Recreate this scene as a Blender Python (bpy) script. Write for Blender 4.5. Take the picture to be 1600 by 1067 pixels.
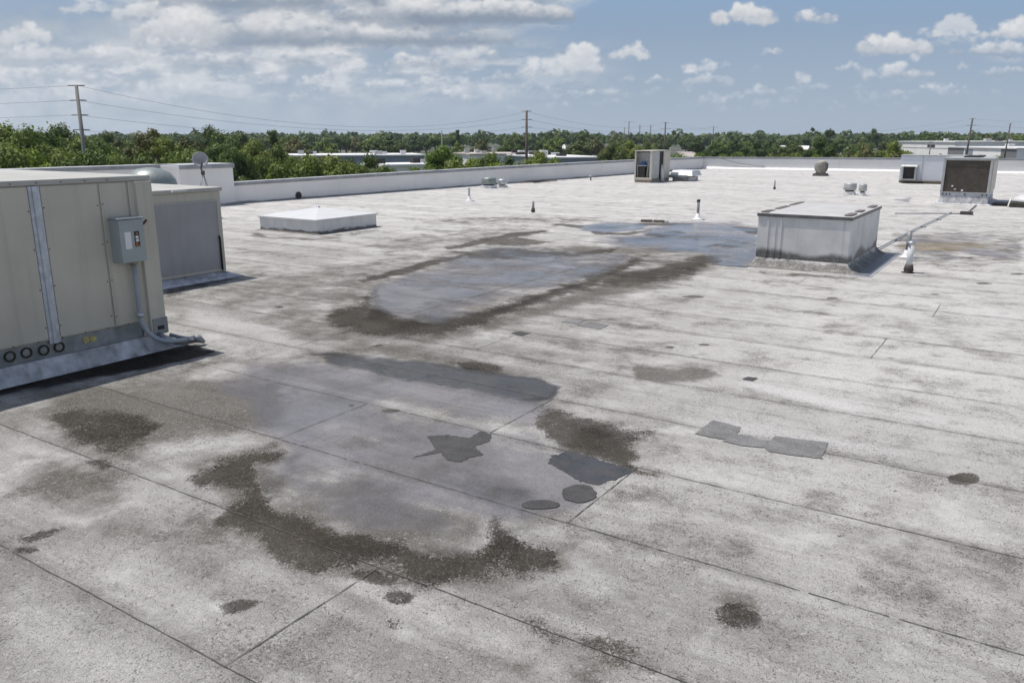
import bpy, bmesh, math, random
import numpy as np
from mathutils import Vector, Matrix

S = bpy.context.scene
C = S.collection
PI = math.pi
R = math.radians
for o in list(bpy.data.objects):
    bpy.data.objects.remove(o, do_unlink=True)

# ------------------------------------------------------------------ camera
EYE = 2.15                    # eye height over the roof surface (z = 0)
FPX = 1250.0                  # focal length in pixels of the 1600 px wide photograph
PITCH = math.atan((533.5 - 215.0) / FPX)
YAW = R(33.0)                 # the building axes are world x and y
cam = bpy.data.cameras.new('camera')
cam.sensor_width = 36.0
cam.lens = 36.0 * FPX / 1600.0
cam.clip_start = 0.05
cam.clip_end = 20000
camo = bpy.data.objects.new('camera', cam)
C.objects.link(camo)
camo.location = (0, 0, EYE)
camo.rotation_euler = (PI / 2 - PITCH, 0, YAW)
S.camera = camo
GZ = -6.5                     # street level

# ------------------------------------------------------------------ light
SUN_DIR = Vector((-0.66, -0.20, 1.78)).normalized()      # towards the sun
sun = bpy.data.lights.new('sun', 'SUN')
sun.energy = 4.2
sun.angle = R(0.5)
sun.color = (1.0, 0.955, 0.90)
suno = bpy.data.objects.new('sun', sun)
C.objects.link(suno)
suno.rotation_euler = SUN_DIR.to_track_quat('Z', 'Y').to_euler()
suno.location = (0, 0, 40)

S.view_settings.view_transform = 'Standard'
S.view_settings.look = 'None'
S.view_settings.exposure = 0.0
S.view_settings.gamma = 1.0
S.render.engine = 'CYCLES'
S.cycles.use_denoising = True
S.cycles.denoiser = 'OPENIMAGEDENOISE'
S.cycles.denoising_input_passes = 'RGB_ALBEDO_NORMAL'
S.cycles.denoising_prefilter = 'ACCURATE'
S.cycles.max_bounces = 6
S.cycles.transparent_max_bounces = 4
S.cycles.volume_bounces = 0


# ---- photograph pixel (1600 x 1067) -> place
def ray(px, py):
    u, v = (px - 800.0) / FPX, -(py - 533.5) / FPX
    x, y, z = u, math.cos(PITCH) + v * math.sin(PITCH), -math.sin(PITCH) + v * math.cos(PITCH)
    c, s = math.cos(YAW), math.sin(YAW)
    return Vector((x * c - y * s, x * s + y * c, z)), y


def G(px, py, z=0.0):
    r, _ = ray(px, py)
    t = (z - EYE) / r.z
    return Vector((r.x * t, r.y * t, z))


def W(px, py, d):
    """the point at forward distance d seen at that pixel"""
    r, y = ray(px, py)
    t = d / y
    return Vector((r.x * t, r.y * t, EYE + r.z * t))


# ------------------------------------------------------------------ node helpers
class NT:
    def __init__(s, tree):
        s.t = tree
        s.n = tree.nodes
        s.l = tree.links

    def new(s, typ, **kw):
        n = s.n.new(typ)
        for k, v in kw.items():
            setattr(n, k, v)
        return n

    def set(s, sock, v):
        if hasattr(v, 'is_linked') or isinstance(v, bpy.types.NodeSocket):
            s.l.new(v, sock)
        elif v is not None:
            sock.default_value = v

    def math(s, op, a, b=None, c=None, clamp=False):
        n = s.new('ShaderNodeMath', operation=op, use_clamp=clamp)
        s.set(n.inputs[0], a)
        if b is not None:
            s.set(n.inputs[1], b)
        if c is not None:
            s.set(n.inputs[2], c)
        return n.outputs[0]

    def vmath(s, op, a, b=None):
        n = s.new('ShaderNodeVectorMath', operation=op)
        s.set(n.inputs[0], a)
        if b is not None:
            s.set(n.inputs[1], b)
        return n.outputs['Value'] if op in ('LENGTH', 'DOT_PRODUCT') else n.outputs[0]

    def noise(s, vec, scale, detail=4, rough=0.55, dist=0.0, lac=2.0):
        n = s.new('ShaderNodeTexNoise')
        s.l.new(vec, n.inputs['Vector'])
        n.inputs['Scale'].default_value = scale
        n.inputs['Detail'].default_value = detail
        n.inputs['Roughness'].default_value = rough
        n.inputs['Distortion'].default_value = dist
        n.inputs['Lacunarity'].default_value = lac
        return n.outputs['Fac']

    def mapr(s, v, a, b, c=0.0, d=1.0, smooth=True):
        n = s.new('ShaderNodeMapRange', clamp=True, interpolation_type='SMOOTHSTEP' if smooth else 'LINEAR')
        s.set(n.inputs[0], v)
        for i, q in enumerate((a, b, c, d)):
            s.set(n.inputs[i + 1], q)
        return n.outputs[0]

    def mix(s, f, a, b, typ='MIX'):
        n = s.new('ShaderNodeMix', data_type='RGBA', blend_type=typ, clamp_factor=True)
        s.set(n.inputs[0], f)
        for i, q in ((6, a), (7, b)):
            if isinstance(q, (tuple, list)):
                n.inputs[i].default_value = tuple(q) + ((1,) if len(q) == 3 else ())
            else:
                s.l.new(q, n.inputs[i])
        return n.outputs[2]

    def scalev(s, vec, sc):
        n = s.new('ShaderNodeMapping')
        s.l.new(vec, n.inputs[0])
        n.inputs['Scale'].default_value = sc
        return n.outputs[0]

    def attr(s, name):
        n = s.new('ShaderNodeAttribute', attribute_name=name)
        return n.outputs['Fac']

    def bump(s, h, strength, dist):
        n = s.new('ShaderNodeBump')
        s.l.new(h, n.inputs['Height'])
        s.set(n.inputs['Strength'], strength)
        n.inputs['Distance'].default_value = dist
        return n.outputs[0]


def new_mat(name):
    m = bpy.data.materials.new(name)
    m.use_nodes = True
    nt = NT(m.node_tree)
    return m, nt, m.node_tree.nodes['Principled BSDF']


# ------------------------------------------------------------------ sky
world = bpy.data.worlds.new('World')
S.world = world
world.use_nodes = True
wn = NT(world.node_tree)
for n in list(wn.n):
    wn.n.remove(n)


SKY_TOP, SKY_LOW, SKY_VEIL = (.270, .39, .565), (.325, .385, .455), (.46, .505, .56)
CLOUD_DARK, CLOUD_LIT = (.25, .305, .39), (.72, .73, .75)
HAZE_LOSS = .26
sky = wn.new('ShaderNodeTexSky', sky_type='NISHITA')
sky.sun_disc = False
sky.sun_elevation = math.asin(SUN_DIR.z)
sky.sun_rotation = math.atan2(SUN_DIR.x, SUN_DIR.y)
sky.altitude = 10
sky.air_density = 1.0
sky.dust_density = 1.5
sky.ozone_density = 1.4
bg = wn.new('ShaderNodeBackground')
wn.l.new(sky.outputs[0], bg.inputs[0])
bg.inputs[1].default_value = 0.12
wo = wn.new('ShaderNodeOutputWorld')
wn.l.new(bg.outputs[0], wo.inputs[0])


# ---- cloud field: value noise, puffs as little spheres, lit from the sun's side
def vnoise(x, y, seed):
    xi, yi = np.floor(x).astype(np.int64), np.floor(y).astype(np.int64)
    xf, yf = x - xi, y - yi
    u, v = xf * xf * (3 - 2 * xf), yf * yf * (3 - 2 * yf)

    def h(a, b):
        n = (a * 374761393 + b * 668265263 + seed * 974634777) & 0xffffffff
        n = ((n ^ (n >> 13)) * 1274126177) & 0xffffffff
        return ((n ^ (n >> 16)) & 0xffff) / 65535.0
    return (h(xi, yi) * (1 - u) + h(xi + 1, yi) * u) * (1 - v) + (h(xi, yi + 1) * (1 - u) + h(xi + 1, yi + 1) * u) * v


def fbm(x, y, seed, octv=5, gain=.5):
    s, a, t = 0, 1.0, 0
    for k in range(octv):
        s = s + a * vnoise(x * 2 ** k + 17.3 * k, y * 2 ** k + 5.1 * k, seed + k)
        t += a
        a *= gain
    return s / t


# x centre, y of the flat base, half width, height, opacity, darkness of the base   (photo pixels, only to note where each stands)
CUM = [
    (770, 36, 120, 52, .95, 1.0), (640, 40, 90, 60, .9, .8), (870, 22, 30, 22, .8, .5), (560, 72, 240, 40, .85, .95), (700, 72, 130, 26, .85, .9),
    (430, 60, 120, 50, .85, .6), (285, 68, 70, 74, .95, .45), (225, 30, 40, 40, .8, .3), (420, 8, 190, 40, .9, 1.0), (600, -2, 90, 30, .85, .9),
    (250, 78, 110, 26, .7, .8), (40, 68, 42, 44, .8, .3), (62, 92, 85, 34, .7, .5), (165, 96, 75, 34, .75, .6), (240, 98, 60, 26, .7, .5), (140, 20, 34, 34, .6, .1),
    (400, 104, 120, 32, .6, .9), (320, 100, 80, 22, .55, .7), (655, 104, 75, 28, .8, .6), (745, 98, 52, 32, .8, .6), (480, 98, 60, 24, .6, .7), (700, 128, 36, 18, .7, .3), (490, 134, 28, 26, .6, .3),
    (780, 128, 22, 18, .5, .3), (845, 118, 34, 38, .75, .4), (906, 116, 34, 62, .85, .35), (880, 122, 60, 18, .6, .6), (990, 92, 34, 34, .9, .35), (1026, 133, 26, 14, .55, .3),
    (1102, 114, 26, 30, .7, .2), (1106, 132, 46, 26, .5, .5), (1076, 116, 12, 12, .6, .1), (1134, 104, 7, 10, .5, .1), (1166, 39, 42, 46, .98, .35), (1128, 38, 5, 12, .25, .1), (1272, 34, 34, 29, .95, .4), (1203, 87, 20, 19, .8, .3),
    (1181, 111, 10, 11, .5, .2), (1388, 87, 54, 48, .98, .55), (1452, 56, 22, 22, .65, .3), (1495, 56, 22, 52, .7, .2), (1500, 72, 40, 30, .55, .4), (1528, 58, 7, 14, .6, .1), (1400, 125, 56, 34, .75, .6), (1425, 96, 12, 16, .6, .1),
    (1330, 112, 24, 18, .5, .2), (1595, 62, 50, 40, .95, .4), (1570, 88, 80, 34, .8, .7), (1570, 120, 60, 22, .6, .7), (1500, 108, 12, 12, .5, .2), (1115, 160, 18, 24, .4, .1), (1145, 158, 16, 20, .4, .1), (1190, 150, 30, 22, .45, .3),
    (1252, 130, 14, 24, .5, .2), (1280, 138, 40, 14, .4, .3), (1460, 150, 120, 18, .35, .5), (100, 120, 60, 26, .5, .4), (30, 130, 50, 24, .4, .4), (560, 118, 80, 22, .5, .6), (620, 138, 60, 18, .4, .4), (840, 146, 60, 18, .45, .4),
    (940, 150, 50, 18, .35, .4), (330, 132, 120, 22, .45, .6), (210, 140, 80, 20, .4, .5), (500, 150, 100, 16, .35, .5), (740, 158, 90, 14, .3, .4), (120, 160, 120, 18, .3, .4), (380, 166, 160, 14, .25, .4), (980, 128, 26, 12, .35, .2), (930, 165, 60, 12, .25, .2)]


def cloud_colour(U, V, seed=9):
    """U, V: photo-pixel like sky coordinates (1250 per radian, V down). returns colour (n,3) and opacity"""
    rg = np.random.RandomState(seed)
    wu = U + (fbm(U / 26, V / 26, 3, 5) - .5) * 15 + (fbm(U / 7, V / 7, 33, 3) - .5) * 4.5
    wv = V + (fbm(U / 26, V / 22, 13, 5) - .5) * 13 + (fbm(U / 7, V / 7, 43, 3) - .5) * 4.0
    wisp = fbm(U / 13, V / 9, 91, 5, .6)
    # ragged stratocumulus deck on the left
    dn = fbm(U / 60, V / 20, 51, 5, .55)
    d1 = np.clip((900 + (V - 20) * -2.2 - wu) / 90, 0, 1) * np.clip((wu - 150 - V * .3) / 110, 0, 1) * np.clip((108 + 26 * (dn - .5) * 5 - wv) / 40, 0, 1)
    d2_ = np.clip((1000 - wu) / 300, 0, 1) * np.clip((190 - V) / 80, 0, 1) * np.clip((V - 50) / 40, 0, 1) * np.clip((dn - .34) * 4.5, 0, 1) * .62
    alpha = np.maximum(d1 * np.clip(.85 + (dn - .4) * 3, .66, .98), d2_ * 1.2)
    shade = np.clip(.72 + (dn - .5) * 1.7 + (wisp - .5) * .8, .05, 1)
    extra = [(rg.uniform(-60, 1000), rg.uniform(100, 176), rg.uniform(14, 50), rg.uniform(9, 20), rg.uniform(.3, .6), .4) for _ in range(70)]
    extra += [(rg.uniform(1000, 1660), rg.uniform(130, 176), rg.uniform(12, 40), rg.uniform(8, 16), rg.uniform(.2, .4), .3) for _ in range(26)]
    for (cx, by, hw, hh, op, dk) in extra + CUM:
        if cx - hw * 1.6 > U.max() or cx + hw * 1.6 < U.min():
            continue
        win = np.nonzero((np.abs(U - cx) < hw * 1.5 + 22) & (V > by - hh * 1.6 - 20) & (V < by + 30))
        if len(win[0]) == 0:
            continue
        u, v = wu[win], wv[win]
        H = np.zeros(u.shape) - 1.0
        base = np.minimum(hh * .5, 18)
        n = int(8 + hw * hh / 60)
        n = min(n, 90)
        for k in range(n):
            t = np.clip(rg.normal() * .42, -1, 1)
            top = hh * (1 - abs(t) ** 1.6) * rg.uniform(.55, 1.0)
            r = max(hh * rg.uniform(.16, .34), 4.0)
            r = min(r, 19)
            py = by - r * .6 - max(top - r * 1.5, 0) * rg.uniform(0.0, 1.0) ** .6
            px = cx + t * hw
            rr = ((u - px) / (r * 1.25)) ** 2 + ((v - py) / r) ** 2
            hgt = np.where(rr < 1.6, r * (1 - rr), -1e3)
            H = np.maximum(H, hgt / 9.0 + rg.uniform(-.05, .25))
        # smooth opacity, with wispy rim
        wis = wisp[win]
        a = np.clip((H + .15 + (wis - .5) * 2.2) / 1.5, 0, 1)
        a = a * a * (3 - 2 * a)
        a *= np.clip((by + 4 + (wis - .5) * 14 - v) / (7.0 + 8 * dk), 0, 1)          # flat base
        a *= op
        hrel = np.clip((by - v) / hh, -.2, 1.2)
        l = np.clip(.02 + hrel * 1.35 + (wis - .5) * .5, 0, 1)
        l = l * l * (3 - 2 * l)
        l = 1 - min(dk * 1.15, 1) * (1 - l)
        # puff modelling
        l = l * (.84 + .26 * np.clip(H, 0, 1.0))
        keep = a > 0.002
        idx = tuple(w[keep] for w in win)
        a_, l_ = a[keep], l[keep]
        o = alpha[idx]
        na = 1 - (1 - o) * (1 - a_)
        shade[idx] = (shade[idx] * o * (1 - a_) + l_ * a_) / np.maximum(na, 1e-4)
        alpha[idx] = na
    for (x0, x1, y, h, k) in [(300, 540, 8, 12, .8), (545, 625, 3, 9, .8), (615, 895, 31, 11, .9), (330, 800, 64, 12, .72), (300, 400, 76, 8, .4), (255, 420, 104, 7, .45), (420, 500, 96, 9, .4), (640, 740, 104, 6, .35), (60, 130, 72, 5, .3),
                           (870, 950, 117, 5, .3), (1380, 1450, 124, 5, .3), (1530, 1620, 90, 6, .4), (1520, 1620, 116, 7, .35)]:
        g = np.exp(-((wv - y) / h) ** 2) * np.clip((wu - x0) / 40, 0, 1) * np.clip((x1 - wu) / 40, 0, 1)
        shade = shade * (1 - k * g)
        alpha = np.maximum(alpha, g * .8 * min(k * 1.3, 1))
    det = fbm(U / 9, V / 7, 71, 4)
    det2 = fbm(U / 40, V / 22, 75, 4)
    shade = np.clip(shade * (.80 + .28 * det + .18 * (det2 - .5)), 0, 1.1)
    return shade, alpha, det2


# the band of cloudy sky round the horizon: a dome far outside everything
azs = np.concatenate([np.arange(-.70, .70, .0011), np.linspace(.70, 2 * PI - .70, 420)])
els = np.concatenate([[-.03, -.01], np.arange(0.0, .20, .0011), np.linspace(.202, .60, 60)])
AZ, EL = np.meshgrid(azs, els, indexing='ij')
dx, dy, dz = np.cos(EL) * np.sin(AZ), np.cos(EL) * np.cos(AZ), np.sin(EL)
zc = dy * math.cos(PITCH) - dz * math.sin(PITCH)
yc = dy * math.sin(PITCH) + dz * math.cos(PITCH)
zs = np.where(zc > .2, zc, .2)
Ue, Ve = 800 + FPX * dx / zs, 533.5 - FPX * yc / zs
azw = np.where(AZ > PI, AZ - 2 * PI, AZ)
k = np.clip((np.abs(azw) - .70) / .3, 0, 1)
k = k * k * (3 - 2 * k)
Ul, Vl = 800 + 1250 * azw * 1.12, 215 - 1250 * EL
U_, V_ = Ue * (1 - k) + Ul * k, Ve * (1 - k) + Vl * k
U_ = np.abs((U_ + 60) % 3440 - 1720) * -1 + 1660     # the same weather goes on all round
V_ = np.where(V_ < -30, -30 + (-30 - V_) * .55, V_)
Uf = np.where((azw > -.72) & (azw < .72), Ue, U_)
sh_, al_, dn_ = cloud_colour(Uf, V_)


def lerp3(a, b, t):
    return np.array(a) * (1 - t[..., None]) + np.array(b) * t[..., None]


tv = np.clip(V_ / 200, 0, 1) ** .7
skyc = lerp3(SKY_TOP, SKY_LOW, tv)
veil = np.clip((900 - Uf) / 900, 0, 1) * (.1 + 1.3 * dn_) * np.clip(.45 + V_ / 90, 0, 1) * .9
veil = np.clip(veil, 0, 1)[..., None]
skyc = skyc * (1 - veil) + np.array(SKY_VEIL) * veil
cc_ = lerp3(CLOUD_DARK, CLOUD_LIT, sh_)
fade = np.clip((215 - V_) / 80, .15, 1)[..., None]
cc_ = cc_ * fade + np.array(SKY_LOW) * 1.06 * (1 - fade)
A_ = al_[..., None] * (.35 + .65 * fade)
A_ = np.clip(A_, 0, 1)
skyc = skyc * (1 - A_) + cc_ * A_
glow = np.clip(1.0 - EL / .12, 0, 1)[..., None]
skyc = skyc * (1 + HAZE_LOSS * glow)
c_, s_ = math.cos(YAW), math.sin(YAW)
RD = 9000.0
SV = np.stack([(dx * c_ - dy * s_) * RD, (dx * s_ + dy * c_) * RD, dz * RD], -1).reshape(-1, 3)
na, ne = AZ.shape
ii = (np.arange(na)[:, None] * ne + np.arange(ne - 1)[None, :]).ravel()
jj = (((np.arange(na) + 1) % na)[:, None] * ne + np.arange(ne - 1)[None, :]).ravel()
SQ = np.stack([ii, ii + 1, jj + 1, jj], 1)
sme = bpy.data.meshes.new('sky')
sme.vertices.add(len(SV))
sme.vertices.foreach_set('co', SV.astype('f').ravel())
sme.loops.add(len(SQ) * 4)
sme.loops.foreach_set('vertex_index', SQ.astype('i').ravel())
sme.polygons.add(len(SQ))
sme.polygons.foreach_set('loop_start', np.arange(0, len(SQ) * 4, 4, dtype='i'))
sme.update(calc_edges=True)
at = sme.attributes.new('sky_colour', 'FLOAT_COLOR', 'POINT')
at.data.foreach_set('color', np.concatenate([skyc.reshape(-1, 3), np.clip((.58 - EL) / .2, 0, 1).reshape(-1, 1)], 1).astype('f').ravel())
skyo = bpy.data.objects.new('sky', sme)
C.objects.link(skyo)
skyo['kind'] = 'structure'
m = bpy.data.materials.new('cloudy_sky')
m.use_nodes = True
sn = NT(m.node_tree)
for q in list(sn.n):
    if q.type != 'OUTPUT_MATERIAL':
        sn.n.remove(q)
ac = sn.new('ShaderNodeAttribute', attribute_name='sky_colour')
em = sn.new('ShaderNodeEmission')
sn.l.new(ac.outputs['Color'], em.inputs[0])
tr = sn.new('ShaderNodeBsdfTransparent')
mx = sn.new('ShaderNodeMixShader')
sn.l.new(ac.outputs['Alpha'], mx.inputs[0])
sn.l.new(tr.outputs[0], mx.inputs[1])
sn.l.new(em.outputs[0], mx.inputs[2])
sn.l.new(mx.outputs[0], [q for q in sn.n if q.type == 'OUTPUT_MATERIAL'][0].inputs['Surface'])
m.cycles.emission_sampling = 'NONE'
sme.materials.append(m)


# ------------------------------------------------------------------ mesh helpers
class MB:
    def __init__(s):
        s.v = []
        s.f = []
        s.m = []
        s.mi = 0
        s.smooth = []
        s.sm = False

    def add(s, vs, fs):
        o = len(s.v)
        s.v += [tuple(v) for v in vs]
        for f in fs:
            s.f.append(tuple(i + o for i in f))
            s.m.append(s.mi)
            s.smooth.append(s.sm)
        return s

    def box(s, x0, x1, y0, y1, z0, z1):
        vs = [(x, y, z) for z in (z0, z1) for (x, y) in ((x0, y0), (x1, y0), (x1, y1), (x0, y1))]
        return s.add(vs, [(3, 2, 1, 0), (4, 5, 6, 7), (0, 1, 5, 4), (1, 2, 6, 5), (2, 3, 7, 6), (3, 0, 4, 7)])

    def frustum(s, b, t):
        """b, t: (x0,x1,y0,y1,z)"""
        vs = [(x, y, q[4]) for q in (b, t) for (x, y) in ((q[0], q[2]), (q[1], q[2]), (q[1], q[3]), (q[0], q[3]))]
        return s.add(vs, [(3, 2, 1, 0), (4, 5, 6, 7), (0, 1, 5, 4), (1, 2, 6, 5), (2, 3, 7, 6), (3, 0, 4, 7)])

    def prism(s, poly, p0, ux, uy, ext):
        """2-D polygon in the plane p0 + u*ux + v*uy, extruded by the vector ext"""
        p0, ux, uy, ext = Vector(p0), Vector(ux), Vector(uy), Vector(ext)
        n = len(poly)
        a = [p0 + ux * u + uy * v for u, v in poly]
        b = [q + ext for q in a]
        fs = [tuple(range(n))[::-1], tuple(range(n, 2 * n))]
        fs += [(i, (i + 1) % n, n + (i + 1) % n, n + i) for i in range(n)]
        return s.add(a + b, fs)

    def tube(s, pts, r, n=8, cap=True):
        pts = [Vector(p) for p in pts]
        rs = r if isinstance(r, (list, tuple)) else [r] * len(pts)
        vs = []
        up = Vector((0, 0, 1))
        prev = None
        for i, p in enumerate(pts):
            t = (pts[min(i + 1, len(pts) - 1)] - pts[max(i - 1, 0)])
            t.normalize()
            if prev is None:
                a = t.cross(up if abs(t.z) < .95 else Vector((1, 0, 0))).normalized()
            else:
                a = (prev - t * prev.dot(t)).normalized()
            prev = a
            b = t.cross(a)
            for k in range(n):
                w = 2 * PI * k / n
                vs.append(p + (a * math.cos(w) + b * math.sin(w)) * rs[i])
        fs = []
        for i in range(len(pts) - 1):
            for k in range(n):
                fs.append((i * n + k, i * n + (k + 1) % n, (i + 1) * n + (k + 1) % n, (i + 1) * n + k))
        sm = s.sm
        s.sm = True
        o = len(s.v)
        s.add(vs, fs)
        s.sm = sm
        if cap:
            for f in (tuple(range(n))[::-1], tuple(range((len(pts) - 1) * n, len(pts) * n))):
                s.f.append(tuple(i + o for i in f))
                s.m.append(s.mi)
                s.smooth.append(False)
        return s

    def lathe(s, prof, c, n=20, axis=None):
        """prof: (radius, height) pairs round a vertical axis at c (or the direction axis)"""
        c = Vector(c)
        q = Vector((0, 0, 1)).rotation_difference(Vector(axis).normalized()) if axis else None
        vs = []
        for r, h in prof:
            for k in range(n):
                w = 2 * PI * k / n
                v = Vector((r * math.cos(w), r * math.sin(w), h))
                if q:
                    v = q @ v
                vs.append(c + v)
        fs = [(i * n + k, i * n + (k + 1) % n, (i + 1) * n + (k + 1) % n, (i + 1) * n + k) for i in range(len(prof) - 1) for k in range(n)]
        sm = s.sm
        s.sm = True
        o = len(s.v)
        s.add(vs, fs)
        s.sm = sm
        for f in (tuple(range(n))[::-1], tuple(range((len(prof) - 1) * n, len(prof) * n))):
            s.f.append(tuple(i + o for i in f))
            s.m.append(s.mi)
            s.smooth.append(False)
        return s

    def build(s, name, mats, parent=None, bevel=0.0, loc=None):
        me = bpy.data.meshes.new(name)
        off = Vector((0, 0, 0))
        r = parent
        while r is not None:
            off += r.location
            r = r.parent
        if loc is not None:
            off = Vector(loc)
        me.from_pydata([(v[0] - off.x, v[1] - off.y, v[2] - off.z) for v in s.v], [], s.f)
        if not isinstance(mats, (list, tuple)):
            mats = [mats]
        for m in mats:
            me.materials.append(m)
        me.polygons.foreach_set('material_index', s.m)
        me.polygons.foreach_set('use_smooth', s.smooth)
        me.update()
        o = bpy.data.objects.new(name, me)
        C.objects.link(o)
        if parent is not None:
            o.parent = parent
        elif loc is not None:
            o.location = loc
        if bevel:
            b = o.modifiers.new('bevel', 'BEVEL')
            b.width = bevel
            b.segments = 2
            b.limit_method = 'ANGLE'
            b.angle_limit = R(40)
        return o


def tag(o, label=None, cat=None, group=None, kind=None):
    if label:
        o['label'] = label
    if cat:
        o['category'] = cat
    if group:
        o['group'] = group
    if kind:
        o['kind'] = kind
    return o


def root(name, loc, label, cat, group=None):
    o = bpy.data.objects.new(name, None)
    o.empty_display_size = 0.3
    C.objects.link(o)
    o.location = loc
    return tag(o, label, cat, group)


def copy_tree(o, parent=None):
    c = o.copy()
    C.objects.link(c)
    c.parent = parent
    for ch in list(o.children):
        copy_tree(ch, c)
    return c


# ------------------------------------------------------------------ materials
def simple(name, col, rough=0.6, metal=0.0, var=0.12, scale=3.0, bump=0.0, spec=0.5, streak=0.0, dirt=None):
    m, nt, b = new_mat(name)
    geo = nt.new('ShaderNodeNewGeometry')
    P = geo.outputs['Position']
    n = nt.noise(P, scale, 6, 0.6)
    f = nt.mapr(n, 0.3, 0.7, 1 - var, 1 + var, smooth=False)
    if streak:
        st = nt.noise(nt.scalev(P, (9, 9, 0.35)), 1.0, 5, 0.6)
        f = nt.math('MULTIPLY', f, nt.mapr(st, 0.45, 0.75, 1.0, 1 - streak))
    cc = nt.new('ShaderNodeCombineColor')
    for i in range(3):
        nt.l.new(nt.math('MULTIPLY', f, col[i]), cc.inputs[i])
    out = cc.outputs[0]
    if dirt:
        # splash dirt: (height up to which it reaches, colour, strength)
        h, dc, ds = dirt
        sz = nt.new('ShaderNodeSeparateXYZ')
        nt.l.new(P, sz.inputs[0])
        edge = nt.noise(nt.scalev(P, (3, 3, 6)), 1.0, 6, 0.65)
        lim = nt.math('MULTIPLY_ADD', edge, h * 1.6, -h * 0.15)
        k = nt.mapr(nt.math('SUBTRACT', lim, sz.outputs[2]), 0.0, h * 0.35)
        fine = nt.noise(P, 40, 4, 0.7)
        k = nt.math('MULTIPLY', k, nt.mapr(fine, 0.35, 0.55, ds * .45, ds))
        out = nt.mix(k, out, dc)
    nt.l.new(out, b.inputs['Base Color'])
    rn = nt.noise(P, scale * 4, 4, 0.6)
    nt.l.new(nt.mapr(rn, 0.3, 0.7, max(rough - .1, .05), min(rough + .1, 1), smooth=False), b.inputs['Roughness'])
    b.inputs['Metallic'].default_value = metal
    b.inputs['Specular IOR Level'].default_value = spec
    if bump:
        nt.l.new(nt.bump(nt.noise(P, scale * 10, 4, 0.6), 0.5, bump), b.inputs['Normal'])
    return m


M = {}
M['beige'] = simple('beige_cabinet_paint', (.535, .505, .425), .45, 0, .09, 1.6, 0, .4, .16)
M['beige_top'] = simple('beige_cabinet_top', (.44, .43, .39), .5, 0, .12, 2.0, 0, .4, 0)
M['greypanel'] = simple('grey_primer_panel', (.36, .355, .355), .5, 0, .10, 1.6, 0, .3, .08)
M['galv'] = simple('galvanised_steel', (.46, .50, .56), .42, .55, .22, 14.0, 0, .5, .05)
M['rail'] = simple('weathered_base_rail', (.26, .28, .29), .55, .3, .3, 7.0, 0, .5, .2)
M['boxgrey'] = simple('grey_enamel', (.33, .37, .37), .35, 0, .06, 5.0, 0, .5)
M['conduit'] = simple('grey_pvc_conduit', (.33, .36, .39), .4, 0, .08, 6.0)
M['black'] = simple('black_rubber', (.015, .015, .016), .6, 0, .3, 10)
M['dark'] = simple('dark_gap', (.03, .028, .026), .8, 0, .3, 10)
M['rust'] = simple('rusty_steel', (.16, .08, .04), .8, .1, .5, 9, .003)
M['ringdirt'] = simple('dark_rust_ring', (.035, .028, .018), .8, 0, .5, 12)
M['yellow'] = simple('aged_sealant', (.45, .38, .16), .6, 0, .4, 20)
M['white'] = simple('white_coated_metal', (.62, .62, .61), .45, 0, .08, 3.0, 0, .4, .10, (.13, (.05, .045, .035), .95))
M['whitecap'] = simple('white_cap_metal', (.60, .60, .595), .4, 0, .05, 3.0)
M['whitedirty'] = simple('white_flashing_membrane', (.48, .48, .49), .7, 0, .45, 5.0, .004, .3, .45)
M['flash_curb'] = simple('mossy_curb_membrane', (.46, .45, .43), .8, 0, .5, 6.0, .002, .3, 0, (.24, (.06, .055, .045), .8))
M['sticker'] = simple('white_sticker', (.75, .75, .76), .5, 0, .03, 20)
M['sticker_dark'] = simple('black_sticker', (.02, .02, .02), .4, 0, .2, 20)
M['orange'] = simple('orange_print', (.50, .14, .03), .5, 0, .2, 60)
M['coil'] = None
M['lightmetal'] = simple('light_grey_metal', (.42, .43, .42), .45, .2, .12, 6.0, 0, .5, .12)
M['greenmetal'] = simple('grey_green_metal', (.24, .27, .26), .45, .3, .15, 8.0)
M['alu'] = simple('dull_aluminium', (.50, .51, .52), .35, .6, .15, 9.0)
M['oldalu'] = simple('weathered_aluminium', (.34, .33, .29), .5, .4, .3, 9.0, 0, .5, .2)
M['pvcwhite'] = simple('white_plastic_pipe', (.66, .67, .68), .4, 0, .08, 9.0)
M['pipegrey'] = simple('grey_vent_pipe', (.24, .25, .26), .5, .1, .25, 12.0)
M['boot'] = simple('dark_lead_boot', (.07, .06, .055), .7, .1, .4, 14.0, .003)
M['tar'] = simple('tar_seam', (.075, .07, .062), .8, 0, .4, 20)
M['poleconc'] = simple('concrete_pole', (.24, .23, .215), .85, 0, .12, 1.5)
M['polewood'] = simple('creosoted_timber', (.13, .105, .085), .85, 0, .25, 3.0)
M['wire'] = simple('utility_wire', (.13, .14, .15), .6, .2, .05, 1.0)
M['wood'] = simple('weathered_board', (.12, .10, .075), .8, 0, .3, 14)
M['blue'] = simple('blue_paint', (.03, .10, .32), .5, 0, .1, 5)
M['bark'] = simple('bark', (.10, .085, .065), .9, 0, .3, 4, .02)

# corrugated coil: fine horizontal fins with brown dirt
m, nt, b = new_mat('brown_condenser_coil')
geo = nt.new('ShaderNodeNewGeometry')
P = geo.outputs['Position']
n = nt.noise(P, 5, 6, .65)
n2 = nt.noise(nt.scalev(P, (1, 1, 40)), 2.0, 3, .5)
c = nt.mix(nt.mapr(n, .35, .65), (.060, .050, .040), (.095, .078, .060))
c = nt.mix(nt.mapr(n2, .4, .6, 0, .5), c, (.035, .029, .024))
nt.l.new(c, b.inputs['Base Color'])
b.inputs['Roughness'].default_value = .75
M['coil'] = m

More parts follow.
